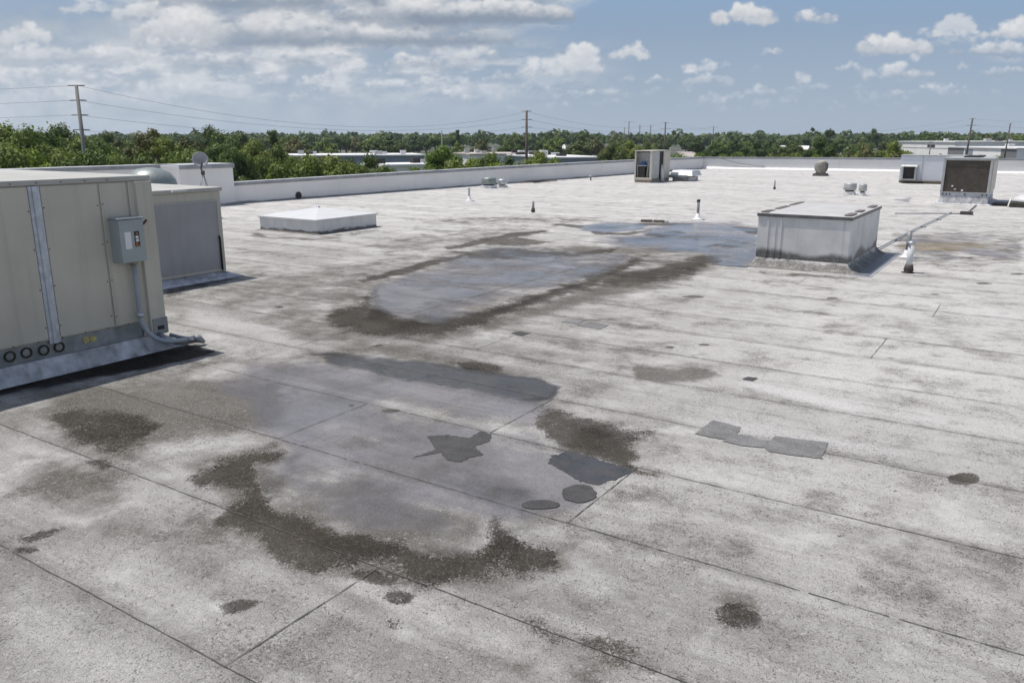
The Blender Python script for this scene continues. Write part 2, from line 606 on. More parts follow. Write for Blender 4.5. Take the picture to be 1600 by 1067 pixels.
# capped box sides: pale zinc with run marks and black algae at the foot
m, nt, b = new_mat('streaked_zinc_sheet')
geo = nt.new('ShaderNodeNewGeometry')
P = geo.outputs['Position']
sz = nt.new('ShaderNodeSeparateXYZ')
nt.l.new(P, sz.inputs[0])
n = nt.noise(P, 2.5, 6, .6)
c = nt.mix(nt.mapr(n, .3, .7), (.53, .53, .52), (.66, .655, .645))
run = nt.noise(nt.scalev(P, (10, 10, .22)), 1.0, 5, .65)
c = nt.mix(nt.mapr(run, .60, .76, 0, .45), c, (.18, .175, .165))
edge = nt.noise(nt.scalev(P, (1.5, 1.5, 1)), 1.0, 4, .5)
k = nt.mapr(nt.math('SUBTRACT', nt.math('MULTIPLY_ADD', edge, .42, .11), sz.outputs[2]), .0, .11)
fine = nt.noise(P, 34, 5, .7)
k = nt.math('MULTIPLY', k, nt.mapr(fine, .30, .52, .55, .9))
c = nt.mix(k, c, (.05, .048, .044))
nt.l.new(c, b.inputs['Base Color'])
b.inputs['Roughness'].default_value = .5
M['zinc'] = m

# parapet render: white with faint runs
def wall_mat(name, base, low):
    m, nt, b = new_mat(name)
    geo = nt.new('ShaderNodeNewGeometry')
    P = geo.outputs['Position']
    n = nt.noise(nt.scalev(P, (.5, .5, 1.2)), 1.0, 7, .6)
    run = nt.noise(nt.scalev(P, (3.2, 3.2, .25)), 1.0, 6, .7)
    c = nt.mix(nt.mapr(n, .3, .7), tuple(x * .90 for x in base), base)
    c = nt.mix(nt.mapr(run, .56, .78, 0, .28), c, (.30, .29, .28))
    sz = nt.new('ShaderNodeSeparateXYZ')
    nt.l.new(P, sz.inputs[0])
    e = nt.noise(nt.scalev(P, (1.2, 1.2, 5)), 1.0, 6, .65)
    k = nt.mapr(nt.math('SUBTRACT', nt.math('MULTIPLY', e, low), sz.outputs[2]), 0.0, .06)
    c = nt.mix(nt.math('MULTIPLY', k, .75), c, (.10, .10, .10))
    # vertical joints in the coating sheets
    nt.l.new(c, b.inputs['Base Color'])
    b.inputs['Roughness'].default_value = .75
    nt.l.new(nt.bump(nt.noise(P, 8, 5, .6), .5, .01), b.inputs['Normal'])
    return m


M['wall'] = wall_mat('white_parapet_coating', (.80, .785, .765), .16)
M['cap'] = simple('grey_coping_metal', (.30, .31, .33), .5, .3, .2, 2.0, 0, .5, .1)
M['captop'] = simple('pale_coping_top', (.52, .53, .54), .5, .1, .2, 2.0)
M['cant'] = simple('white_cant_strip', (.72, .72, .72), .6, 0, .12, 4.0, .003)


# ------------------------------------------------------------------ roof sheet with its stains
def poly_sdf(px, py, poly):
    """signed distance (inside positive) of points to a polygon"""
    d = np.full(px.shape, 1e9)
    inside = np.zeros(px.shape, bool)
    n = len(poly)
    for i in range(n):
        x0, y0 = poly[i]
        x1, y1 = poly[(i + 1) % n]
        ex, ey = x1 - x0, y1 - y0
        L = ex * ex + ey * ey + 1e-9
        t = np.clip(((px - x0) * ex + (py - y0) * ey) / L, 0, 1)
        d = np.minimum(d, (px - x0 - t * ex) ** 2 + (py - y0 - t * ey) ** 2)
        if abs(ey) > 1e-9:
            c = ((y0 > py) != (y1 > py)) & (px < ex * (py - y0) / ey + x0)
            inside ^= c
    d = np.sqrt(d)
    return np.where(inside, d, -d)


def ell(x, y, a, b_, n=18, rot=0.0):
    out = []
    for k in range(n):
        w = 2 * PI * k / n
        u, v = a * math.cos(w), b_ * math.sin(w)
        out.append((x + u * math.cos(rot) - v * math.sin(rot), y + u * math.sin(rot) + v * math.cos(rot)))
    return out


def stroke(pts, w):
    """thin ribbon polygon along a polyline"""
    L, Rr = [], []
    for i, (x, y) in enumerate(pts):
        x0, y0 = pts[max(i - 1, 0)]
        x1, y1 = pts[min(i + 1, len(pts) - 1)]
        dx, dy = x1 - x0, y1 - y0
        l = math.hypot(dx, dy)
        k = w * (0.5 if i in (0, len(pts) - 1) else 1.0)
        L.append((x - dy / l * k, y + dx / l * k))
        Rr.append((x + dy / l * k, y - dx / l * k))
    return L + Rr[::-1]


# where dirt, water, bare patches, new coating and painted shade lie on the membrane (channel, outline, value, softness)
ST = []
def st(ch, poly, val, soft):
    ST.append((ch, poly, val, soft))


# --- near ponding area
st('dark', [(470, 548), (560, 556), (640, 564), (760, 580), (830, 592), (870, 605), (864, 622), (845, 631), (790, 622), (700, 606), (600, 590), (520, 568)], .42, 10)
st('mid', [(470, 550), (560, 556), (640, 564), (760, 580), (830, 592), (870, 605), (864, 622), (845, 631), (790, 622), (700, 606), (600, 590), (520, 568)], .8, 9)
st('damp', [(476, 548), (560, 554), (640, 562), (760, 578), (830, 590), (872, 604), (866, 620), (846, 630), (790, 618), (700, 602), (600, 586), (520, 564)], 1.0, 8)
st('damp', [(400, 790), (440, 810), (560, 836), (640, 850), (620, 868), (560, 868), (470, 850), (420, 820)], .85, 26)
st('damp', [(430, 700), (480, 700), (470, 740), (430, 790), (400, 770), (400, 730)], .6, 22)
st('damp', [(640, 850), (740, 842), (830, 800), (860, 830), (780, 870), (680, 880)], .5, 24)
st('damp', [(840, 630), (880, 640), (900, 700), (880, 712), (850, 680)], .5, 14)
st('damp', [(860, 640), (960, 664), (1000, 700), (990, 735), (900, 705), (850, 680)], .5, 18)
st('damp', [(440, 560), (520, 556), (560, 590), (480, 600), (420, 590)], .45, 22)
st('damp', [(700, 742), (800, 740), (850, 772), (790, 792), (720, 778)], .5, 20)
st('damp', [(590, 470), (620, 496), (760, 484), (900, 440), (950, 420), (900, 450), (760, 500), (620, 516), (570, 500)], .7, 7)
st('damp', [(560, 570), (640, 590), (620, 620), (500, 640), (440, 620), (460, 590)], .4, 26)
st('wet', [(470, 548), (640, 564), (830, 592), (872, 606), (862, 624), (790, 622), (600, 590), (520, 568)], .9, 9)
st('dark', [(700, 566), (740, 562), (790, 572), (782, 583), (730, 577)], .75, 5)
st('dark', [(835, 640), (880, 642), (960, 660), (1042, 676), (990, 690), (1002, 714), (992, 737), (960, 722), (900, 706), (862, 684), (845, 665)], .98, 18)
st('dark', [(445, 696), (395, 703), (345, 716), (318, 738), (303, 752), (310, 766), (350, 758), (372, 775), (378, 795), (355, 799), (343, 826), (398, 843), (425, 868), (470, 891), (530, 893), (575, 880), (615, 866), (645, 850), (560, 834), (500, 828), (440, 808), (412, 786), (400, 765), (402, 735), (440, 715)], 1.0, 21)
st('dark', [(590, 858), (640, 848), (700, 866), (755, 848), (770, 812), (784, 808), (800, 838), (862, 850), (852, 882), (790, 892), (720, 896), (690, 914), (655, 895), (635, 876)], .98, 23)
st('dark', ell(593, 902, 40, 12, rot=.15), .85, 5)
st('dark', ell(628, 933, 25, 13), .8, 5)
st('dark', ell(618, 975, 17, 11), .75, 5)
st('dark', ell(700, 972, 12, 6), .5, 6)
st('dark', [(780, 948), (880, 975), (1000, 1020), (1110, 1062), (1080, 1085), (980, 1060), (900, 1020), (830, 985)], .58, 20)
st('dark', [(640, 905), (760, 940), (900, 985), (880, 1000), (760, 960), (650, 925)], .35, 16)
st('dark', [(66, 652), (110, 634), (190, 640), (235, 663), (228, 696), (150, 702), (118, 682), (95, 672)], .85, 18)
st('mid', [(50, 640), (140, 598), (300, 586), (430, 598), (450, 650), (410, 678), (330, 674), (250, 695), (180, 712), (120, 700)], .95, 30)
st('mid', [(300, 560), (420, 556), (470, 560), (440, 600), (330, 610)], .5, 20)
st('dark', [(338, 948), (378, 934), (412, 939), (388, 953), (352, 960)], .8, 5)
st('white', ell(338, 948, 22, 12), .7, 10)
st('dark', [(28, 842), (66, 826), (106, 821), (82, 838), (42, 848)], .75, 5)
st('dark', ell(44, 858, 24, 6), .6, 5)
st('dark', [(122, 717), (165, 715), (182, 728), (160, 735)], .65, 5)
st('dark', ell(0, 672, 20, 7), .5, 6)
st('mid', [(30, 700), (150, 720), (230, 760), (190, 810), (60, 790), (20, 740)], .6, 40)
st('mid', [(120, 780), (330, 800), (420, 870), (470, 950), (330, 920), (160, 850)], .45, 45)
st('mid', [(690, 740), (800, 740), (860, 780), (790, 830), (640, 800)], .35, 30)
st('mid', [(1360, 780), (1600, 850), (1640, 960), (1450, 950), (1300, 860)], .38, 60)
st('mid', [(1000, 770), (1200, 800), (1300, 880), (1180, 900), (1000, 850)], .35, 50)
st('mid', [(820, 890), (1010, 940), (1100, 1010), (1000, 1000), (860, 950)], .25, 30)
st('mid', [(996, 570), (1060, 572), (1140, 579), (1125, 593), (1040, 599), (1000, 592)], .9, 9)
st('dark', [(985, 732), (1050, 745), (1040, 748), (990, 740)], .7, 3)
st('mid', [(850, 800), (1000, 740), (1060, 760), (900, 830)], .35, 20)
st('white', [(1150, 596), (1200, 598), (1350, 636), (1330, 645), (1230, 625), (1160, 605)], .8, 9)
st('white', [(1040, 650), (1130, 648), (1300, 680), (1500, 730), (1400, 720), (1200, 690), (1080, 672)], .55, 16)
st('white', [(1230, 600), (1600, 668), (1600, 700), (1400, 668), (1240, 625)], .4, 20)
st('white', [(200, 690), (330, 676), (440, 690), (360, 706), (260, 712)], .55, 12)
st('white', [(800, 838), (900, 850), (960, 920), (1010, 960), (880, 930), (760, 905), (700, 895)], .45, 18)
st('white', [(0, 870), (180, 950), (350, 1060), (200, 1090), (0, 1060)], .4, 40)
st('white', [(640, 862), (600, 880), (560, 882), (610, 872)], .55, 8)
st('white', ell(1118, 950, 46, 28), .3, 22)
st('white', [(430, 930), (560, 900), (540, 960), (420, 1020), (330, 1010)], .3, 30)
st('white', [(120, 610), (230, 598), (300, 610), (190, 625)], .3, 10)
st('white', [(280, 470), (420, 500), (520, 545), (420, 548), (290, 520)], .5, 22)
st('wet', [(330, 606), (400, 572), (480, 552), (640, 575), (860, 628), (850, 650), (870, 690), (900, 715), (958, 745), (900, 788), (850, 800), (800, 815), (740, 812), (640, 790), (520, 770), (450, 755), (430, 730), (450, 700), (424, 672), (380, 640)], .62, 26)
st('wet', [(440, 735), (560, 750), (700, 790), (760, 812), (700, 842), (560, 830), (450, 800), (415, 765)], .62, 26)
st('mid', [(430, 470), (560, 520), (760, 562), (870, 602), (760, 590), (520, 548), (400, 505)], .55, 14)
st('mid', [(800, 632), (980, 640), (1080, 672), (1010, 740), (1060, 750), (960, 700)], .45, 16)
st('mid', [(398, 765), (420, 730), (480, 735), (600, 775), (760, 800), (745, 850), (640, 852), (500, 838), (420, 806)], .72, 26)
st('wet', [(400, 590), (470, 570), (560, 600), (620, 640), (560, 668), (470, 650), (400, 620)], .72, 26)
st('wet', [(700, 742), (800, 740), (850, 770), (800, 792), (730, 780)], .62, 20)
st('wet', [(600, 590), (860, 625), (800, 650), (640, 610)], .5, 14)
st('mid', [(400, 800), (520, 828), (640, 846), (760, 838), (840, 800), (900, 790), (820, 850), (700, 880), (560, 850)], .55, 22)
st('mid', [(480, 720), (620, 760), (600, 820), (500, 820), (430, 780)], .55, 40)
st('mid', [(560, 690), (720, 700), (860, 740), (760, 760), (620, 740)], .4, 30)
st('mid', [(900, 660), (1040, 672), (1010, 700), (1000, 740), (900, 700)], .6, 20)
st('mid', [(500, 545), (760, 575), (900, 620), (1000, 640), (860, 640), (640, 600)], .45, 16)
st('mid', [(0, 600), (160, 590), (300, 560), (380, 560), (300, 640), (120, 660), (0, 690)], .45, 30)
st('mid', [(800, 980), (1000, 1000), (1140, 1067), (900, 1080), (700, 1040)], .5, 30)
st('mid', [(1050, 690), (1140, 700), (1110, 730), (1010, 715)], .3, 20)
st('mid', [(1250, 480), (1600, 520), (1600, 560), (1300, 530)], .3, 20)
st('mid', [(870, 500), (1100, 540), (1140, 600), (960, 590), (800, 545)], .3, 30)
st('mid', [(290, 730), (340, 700), (450, 690), (420, 780), (560, 830), (760, 850), (900, 840), (880, 890), (700, 920), (520, 905), (400, 870), (330, 830), (350, 780)], .75, 24)
st('mid', [(490, 500), (540, 470), (620, 500), (800, 490), (960, 430), (1100, 395), (1150, 405), (1040, 450), (860, 490), (720, 530), (580, 535)], .8, 14)
st('mid', [(470, 470), (600, 425), (760, 385), (900, 380), (1180, 380), (1190, 410), (1000, 400), (900, 440), (700, 500), (560, 500)], .5, 14)
st('mid', [(860, 420), (1000, 392), (1180, 395), (1190, 412), (1000, 425), (900, 450)], .6, 10)
st('mid', [(300, 470), (420, 440), (560, 480), (520, 520), (380, 500)], .4, 20)
# --- distant ponding area
st('dark', [(505, 488), (540, 480), (575, 466), (592, 484), (620, 496), (680, 502), (730, 494), (770, 481), (830, 461), (900, 439), (950, 420), (990, 400), (1015, 396), (992, 413), (972, 432), (915, 453), (850, 474), (790, 492), (750, 507), (690, 521), (610, 525), (560, 516), (525, 505)], 1.05, 15)
st('dark', [(945, 424), (1000, 420), (1060, 407), (1100, 398), (1135, 404), (1085, 424), (1040, 440), (985, 448), (935, 449)], .85, 9)
st('dark', stroke([(560, 440), (610, 428), (660, 414), (725, 401)], 5), 1.0, 4)
st('dark', stroke([(730, 400), (697, 389), (740, 380), (800, 368), (860, 360)], 4), 1.0, 3)
st('dark', stroke([(860, 350), (900, 354), (960, 356), (1010, 350), (1080, 351)], 2.6), 1.0, 2)
st('dark', [(740, 376), (800, 370), (866, 378), (820, 386), (760, 384)], .85, 4)
st('dark', [(700, 392), (800, 387), (900, 394), (965, 386), (955, 397), (850, 404), (740, 406)], .8, 5)
st('dark', [(1000, 366), (1060, 360), (1075, 366), (1030, 372)], .9, 3)
st('dark', [(1135, 352), (1185, 356), (1215, 372), (1170, 366)], .95, 4)
st('dark', [(1110, 384), (1150, 378), (1196, 386), (1150, 388)], .9, 3)
st('dark', [(560, 462), (590, 450), (600, 470), (570, 478)], .6, 8)
st('mid', [(330, 440), (470, 420), (620, 400), (720, 392), (700, 410), (600, 440), (560, 480), (470, 490), (380, 480)], .55, 24)
st('mid', [(560, 375), (760, 352), (880, 348), (860, 365), (720, 385), (600, 400)], .5, 14)
st('mid', [(780, 520), (900, 540), (860, 570), (720, 560)], .3, 20)
st('mid', [(880, 480), (1060, 470), (1080, 500), (960, 520)], .3, 18)
st('mid', [(1150, 430), (1340, 440), (1300, 460), (1180, 452)], .3, 12)
st('mid', [(640, 345), (800, 335), (1000, 343), (900, 350), (700, 352)], .5, 6)
st('mid', [(1390, 360), (1600, 365), (1600, 412), (1420, 418)], .5, 10)
st('mid', [(270, 560), (560, 540), (700, 560), (560, 566), (340, 580)], .4, 14)
st('wet', [(588, 444), (640, 425), (720, 405), (790, 387), (880, 396), (980, 402), (950, 422), (880, 443), (820, 460), (760, 479), (680, 500), (610, 492), (582, 470)], .75, 16)
st('wet', [(600, 462), (700, 445), (775, 452), (760, 474), (690, 494), (620, 488)], .9, 16)
st('wet', [(700, 428), (820, 400), (930, 398), (960, 410), (880, 425), (780, 440)], .6, 10)
st('wet', [(908, 354), (940, 349), (1000, 348), (1016, 352), (1004, 359), (950, 364), (915, 361)], 1.2, 3)
st('wet', [(1015, 354), (1060, 348), (1150, 348), (1185, 358), (1194, 385), (1190, 405), (1152, 418), (1110, 408), (1090, 398), (1040, 392), (960, 384), (930, 374), (1000, 366)], .85, 10)
st('wet', [(700, 400), (760, 388), (830, 384), (800, 395)], .6, 5)
st('dark', stroke([(908, 352), (930, 364), (975, 366), (1020, 360)], 2.5), .9, 2.5)
st('dark', stroke([(1070, 392), (1110, 384), (1150, 378), (1195, 384)], 2.5), .8, 2.5)
st('mid', [(960, 372), (1080, 366), (1180, 372), (1180, 378), (1050, 376), (960, 380)], .9, 5)
st('mid', [(870, 384), (1000, 386), (1120, 392), (1000, 398), (880, 394)], .9, 6)
st('dark', [(1040, 404), (1100, 400), (1190, 412), (1150, 416), (1080, 412)], .6, 4)
st('wet', [(1384, 380), (1430, 362), (1600, 372), (1600, 404), (1500, 410), (1420, 408)], .35, 10)
st('wet', [(1395, 312), (1425, 308), (1420, 316)], .7, 3)
st('ochre', [(1390, 384), (1440, 376), (1510, 378), (1560, 386), (1500, 393), (1430, 394)], .9, 6)
st('ochre', [(1420, 364), (1500, 370), (1600, 380), (1600, 384), (1480, 378)], .45, 5)
st('dark', [(1460, 402), (1520, 400), (1540, 405), (1480, 407)], .6, 3)
st('dark', [(1380, 388), (1410, 392), (1405, 398), (1385, 398)], .5, 3)
st('dark', stroke([(1465, 356), (1530, 354), (1600, 355)], 1.6), .6, 3)
st('dark', stroke([(1385, 325), (1420, 322), (1475, 320)], 1.3), .55, 2)
st('dark', stroke([(1395, 338), (1450, 334), (1500, 334)], 1.2), .45, 2)
st('dark', [(1170, 291), (1205, 293), (1190, 297), (1165, 295)], .45, 3)
for (x0, x1, y, w_, v) in [(560, 800, 326, 2, .45), (620, 900, 343, 2.5, .5), (1010, 1180, 293, 1.2, .4), (1060, 1400, 281, 1, .35), (1130, 1320, 277, 1, .45), (1080, 1260, 316, 1.5, .3),
                           (1220, 1460, 300, 1.2, .35), (470, 620, 332, 2, .4), (1560, 1640, 300, 1.5, .5), (1560, 1640, 291, 1.2, .4), (300, 480, 402, 5, .35), (1300, 1420, 346, 2, .4), (1450, 1600, 424, 2, .3), (1480, 1600, 430, 1.5, .4), (700, 760, 338, 2, .5)]:
    st('dark', stroke([(x0, y + 1), ((x0 + x1) / 2, y - 1), (x1, y + 1.5)], w_), v, w_ * 1.6)
# dirt gathered along the units and the wall, plus shade painted beside the left unit
st('dark', [(-60, 606), (0, 598), (150, 566), (290, 540), (335, 548), (300, 558), (200, 582), (80, 600), (-60, 632)], 1.4, 6)  # black wet strip, darkened further to paint the left unit's cast shadow
st('dark', ell(265, 562, 36, 7, rot=-.2), .8, 5)
st('dark', [(250, 452), (300, 442), (370, 430), (380, 436), (320, 450), (258, 468)], .7, 5)
st('dark', [(398, 362), (420, 368), (490, 372), (592, 357), (594, 361), (492, 377), (410, 373), (385, 368)], .7, 3)
st('dark', [(1150, 424), (1200, 424), (1330, 432), (1360, 430), (1340, 438), (1200, 432)], .5, 4)
st('damp', [(-60, 612), (0, 600), (150, 570), (290, 543), (335, 549), (300, 562), (200, 585), (80, 604), (-60, 634)], 1.3, 5)  # same strip again, deepens the left unit's shadow in the roof colour
st('white', stroke([(418, 778), (430, 767), (448, 766), (464, 774)], 2.5), 1.3, 3)
st('dark', stroke([(418, 782), (440, 776), (466, 779)], 2), .9, 3)
st('dark', ell(566, 838, 16, 4), .8, 5)
# --- bare asphalt repairs
st('dark', ell(1507, 748, 25, 10), 1.0, 4)
st('dark', ell(1150, 965, 42, 21, rot=.1), .66, 8)
st('mid', ell(1148, 958, 50, 28, rot=.1), .6, 12)
st('dark', ell(1355, 804, 26, 6, rot=.15), .5, 7)
st('dark', ell(1315, 838, 3, 2), .9, 1.5)
st('dark', ell(1400, 768, 4, 2), .9, 1.5)
st('dark', ell(1380, 950, 12, 4), .4, 5)
for (x, y, a, b_) in [(1172, 592, 12, 3), (1048, 543, 9, 2), (1100, 539, 9, 2), (612, 642, 15, 3), (438, 480, 8, 2.5), (1082, 464, 18, 2), (1462, 460, 8, 1.5), (1538, 443, 13, 2),
                      (1292, 406, 5, 1.3), (1080, 429, 8, 1.5), (1300, 466, 10, 1.5), (1590, 428, 12, 1.5), (1560, 415, 8, 1), (590, 540, 10, 2), (1390, 560, 6, 1), (550, 634, 4, 3)]:
    st('dark', ell(x, y, a, b_), .9, 2.0)


def wall_left_x(y):          # inside face of the left parapet
    return -22.55 + (y - 17.3) * (2.35 / 38.6)


def wall_back_y(x):          # inside face of the rear parapet
    return 55.9 + (x + 20.2) * (2.5 / 18.94)


def axis(lo, hi, fine0, fine1, step, growth, mx):
    a = list(np.arange(fine0, fine1, step))
    x, s_ = a[-1], step
    while x < hi:
        s_ = min(s_ * growth, mx)
        x += s_
        a.append(min(x, hi))
    x, s_ = a[0], step
    left = []
    while x > lo:
        s_ = min(s_ * growth, mx)
        x -= s_
        left.append(max(x, lo))
    return np.array(left[::-1] + a)


ax = axis(-26.0, 42.0, -6.5, 1.0, .028, 1.02, .9)
ay = axis(-8.0, 64.0, 1.4, 9.0, .028, 1.015, .6)
XX, YY = np.meshgrid(ax, ay, indexing='ij')
XX = np.maximum(XX, -22.55 + (YY - 17.3) * (2.35 / 38.6) - .02)
YY = np.minimum(YY, 55.9 + (XX + 20.2) * (2.5 / 18.94) + .02)
nx, ny = XX.shape
fx, fy = XX.ravel(), YY.ravel()
fw = -fx * math.sin(YAW) + fy * math.cos(YAW)
sd = fx * math.cos(YAW) + fy * math.sin(YAW)
ok = fw > 0.8
fws = np.where(ok, fw, 1.0)
cz = math.cos(PITCH) * fws + math.sin(PITCH) * EYE
cy = math.sin(PITCH) * fws - math.cos(PITCH) * EYE
wxx = (fbm(fx * 1.1 + 40, fy * 1.1 + 70, 5, 6, .58) - .5) * .27 + (fbm(fx * 7 + 40, fy * 7 + 70, 25, 3) - .5) * .11
wyy = (fbm(fx * 1.1 + 90, fy * 1.1 + 10, 15, 6, .58) - .5) * .27 + (fbm(fx * 7 + 90, fy * 7 + 10, 35, 3) - .5) * .11
def to_px(gx_, gy_):
    f_ = np.where(ok, -gx_ * math.sin(YAW) + gy_ * math.cos(YAW), 1.0)
    s1_ = gx_ * math.cos(YAW) + gy_ * math.sin(YAW)
    cz_ = math.cos(PITCH) * f_ + math.sin(PITCH) * EYE
    cy_ = math.sin(PITCH) * f_ - math.cos(PITCH) * EYE
    return np.where(ok, 800 + FPX * s1_ / cz_, -9999), np.where(ok, 533.5 - FPX * cy_ / cz_, -9999)


PXF, PYF = to_px(fx + wxx * .16, fy + wyy * .16)
gx_, gy_ = fx + wxx, fy + wyy
fwa = -gx_ * math.sin(YAW) + gy_ * math.cos(YAW)
fws = np.where(ok, fwa, 1.0)
sda = gx_ * math.cos(YAW) + gy_ * math.sin(YAW)
cz = math.cos(PITCH) * fws + math.sin(PITCH) * EYE
cy = math.sin(PITCH) * fws - math.cos(PITCH) * EYE
sd0, sd = sd, sda
PXX = np.where(ok, 800 + FPX * sd / cz, -9999)
PYY = np.where(ok, 533.5 - FPX * cy / cz, -9999)
chan = {k: np.zeros(fx.shape) for k in ('dark', 'mid', 'wet', 'white', 'ochre', 'clean', 'damp')}
cl_ = np.clip((fw - 9.0) / 16.0, 0, 1)                      # roof colour grows paler with distance from the camera
chan['clean'] = cl_ * cl_ * (3 - 2 * cl_)
cl_ = np.clip((sd / fws - .02) / .40, 0, 1) * np.clip((fw - 2.0) / 5.0, 0, 1) * .85
chan['clean'] = np.maximum(chan['clean'], cl_)
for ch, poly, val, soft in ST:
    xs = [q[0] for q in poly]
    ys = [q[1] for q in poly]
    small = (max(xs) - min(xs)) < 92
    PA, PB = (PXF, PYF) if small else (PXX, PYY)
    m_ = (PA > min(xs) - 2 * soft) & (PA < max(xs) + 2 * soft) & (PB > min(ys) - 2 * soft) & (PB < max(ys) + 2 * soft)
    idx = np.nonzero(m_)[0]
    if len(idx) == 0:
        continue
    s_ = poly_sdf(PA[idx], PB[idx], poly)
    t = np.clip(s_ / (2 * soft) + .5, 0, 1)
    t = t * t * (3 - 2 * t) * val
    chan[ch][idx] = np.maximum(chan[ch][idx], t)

vs = np.stack([fx, fy, np.zeros(fx.shape)], 1)
ii = (np.arange(nx - 1)[:, None] * ny + np.arange(ny - 1)[None, :]).ravel()
quads = np.stack([ii, ii + ny, ii + ny + 1, ii + 1], 1)
# drop faces squashed against the walls
A0 = vs[quads[:, 0]]
A1 = vs[quads[:, 1]]
A2 = vs[quads[:, 2]]
A3 = vs[quads[:, 3]]
area = np.abs((A2[:, 0] - A0[:, 0]) * (A3[:, 1] - A1[:, 1]) - (A3[:, 0] - A1[:, 0]) * (A2[:, 1] - A0[:, 1]))
quads = quads[area > 1e-5]
me = bpy.data.meshes.new('flat_roof')
me.from_pydata([], [], [])
me.vertices.add(len(vs))
me.vertices.foreach_set('co', vs.astype('f').ravel())
me.loops.add(len(quads) * 4)
me.loops.foreach_set('vertex_index', quads.astype('i').ravel())
me.polygons.add(len(quads))
me.polygons.foreach_set('loop_start', np.arange(0, len(quads) * 4, 4, dtype='i'))
me.update(calc_edges=True)
me.validate()
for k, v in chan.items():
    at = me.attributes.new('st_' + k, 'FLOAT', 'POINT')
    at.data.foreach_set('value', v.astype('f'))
roof = bpy.data.objects.new('flat_roof', me)
C.objects.link(roof)
tag(roof, kind='structure')

m, nt, b = new_mat('mineral_roof_membrane')
geo = nt.new('ShaderNodeNewGeometry')
P = geo.outputs['Position']
sx = nt.new('ShaderNodeSeparateXYZ')
nt.l.new(P, sx.inputs[0])
# rolls laid along x, 0.955 m apart
row = nt.math('FLOOR', nt.math('DIVIDE', nt.math('SUBTRACT', sx.outputs[1], 1.79), .955))
wnz = nt.new('ShaderNodeTexWhiteNoise', noise_dimensions='1D')
nt.l.new(row, wnz.inputs['W'])
big = nt.noise(P, .55, 5, .6)
strk = nt.noise(nt.scalev(P, (.22, 2.6, 1)), 1.0, 6, .62)
strk2 = nt.noise(nt.scalev(P, (.7, 7.0, 1)), 1.0, 4, .6)
med = nt.noise(P, 4.0, 6, .62)
worm = nt.noise(P, 34.0, 3, .55, 1.6)
grain = nt.noise(P, 160.0, 2, .7)
mott = nt.noise(P, 1.7, 6, .66)
wetv, darkv = nt.attr('st_wet'), nt.attr('st_dark')
palev = nt.attr('st_clean')
base = nt.mix(nt.mapr(big, .34, .66), (.255, .247, .232), (.400, .393, .378))
base = nt.mix(nt.math('MULTIPLY', palev, .80), base, (.70, .69, .675))
calm = nt.math('MULTIPLY_ADD', palev, -.55, 1.0)
base = nt.mix(nt.mapr(strk, .42, .66, 0, .60), base, (.54, .53, .515))
base = nt.mix(nt.math('MULTIPLY', calm, nt.mapr(strk2, .52, .70, 0, .42)), base, (.205, .197, .183))
strk3 = nt.noise(nt.scalev(P, (.10, 1.1, 1)), 1.0, 6, .68)
base = nt.mix(nt.math('MULTIPLY', calm, nt.mapr(strk3, .54, .68, 0, .48)), base, (.17, .162, .148))
base = nt.mix(nt.math('MULTIPLY', calm, nt.mapr(mott, .50, .68, 0, .62)), base, (.155, .148, .134))
base = nt.mix(nt.mapr(mott, .46, .30, 0, .60), base, (.60, .593, .58))
base = nt.mix(nt.mapr(med, .52, .72, 0, .42), base, (.165, .158, .148))
fr = nt.math('FRACT', nt.math('ADD', nt.math('DIVIDE', nt.math('SUBTRACT', sx.outputs[1], 1.79), .955), .5))
nearseam = nt.mapr(nt.math('ABSOLUTE', nt.math('SUBTRACT', fr, .5)), .0, nt.math('MULTIPLY_ADD', strk3, .30, -.04), 1, 0)
base = nt.mix(nt.math('MULTIPLY', nearseam, nt.mapr(med, .35, .6, .0, .40)), base, (.16, .152, .14))
tone = nt.math('MULTIPLY_ADD', wnz.outputs['Value'], .13, .93)
cc = nt.new('ShaderNodeCombineColor')
for i in range(3):
    nt.l.new(tone, cc.inputs[i])
base = nt.mix(1.0, base, cc.outputs[0], 'MULTIPLY')
# new coating
wmask = nt.mapr(nt.math('MULTIPLY_ADD', nt.math('SUBTRACT', mott, .5), 1.1, nt.attr('st_white')), .2, .8)
base = nt.mix(nt.math('MULTIPLY', wmask, .85), base, (.62, .615, .605))
# broad thin dirt
mnz = nt.math('MULTIPLY_ADD', nt.math('SUBTRACT', med, .5), .9, nt.math('MULTIPLY', nt.math('SUBTRACT', mott, .5), 1.1))
mmask = nt.mapr(nt.math('ADD', mnz, nt.attr('st_mid')), .12, .85)
base = nt.mix(nt.math('MULTIPLY', mmask, .82), base, (.110, .100, .086))
omask = nt.mapr(nt.math('MULTIPLY_ADD', nt.math('SUBTRACT', strk2, .5), 1.0, nt.attr('st_ochre')), .3, .9)
base = nt.mix(nt.math('MULTIPLY', omask, .65), base, (.27, .205, .105))
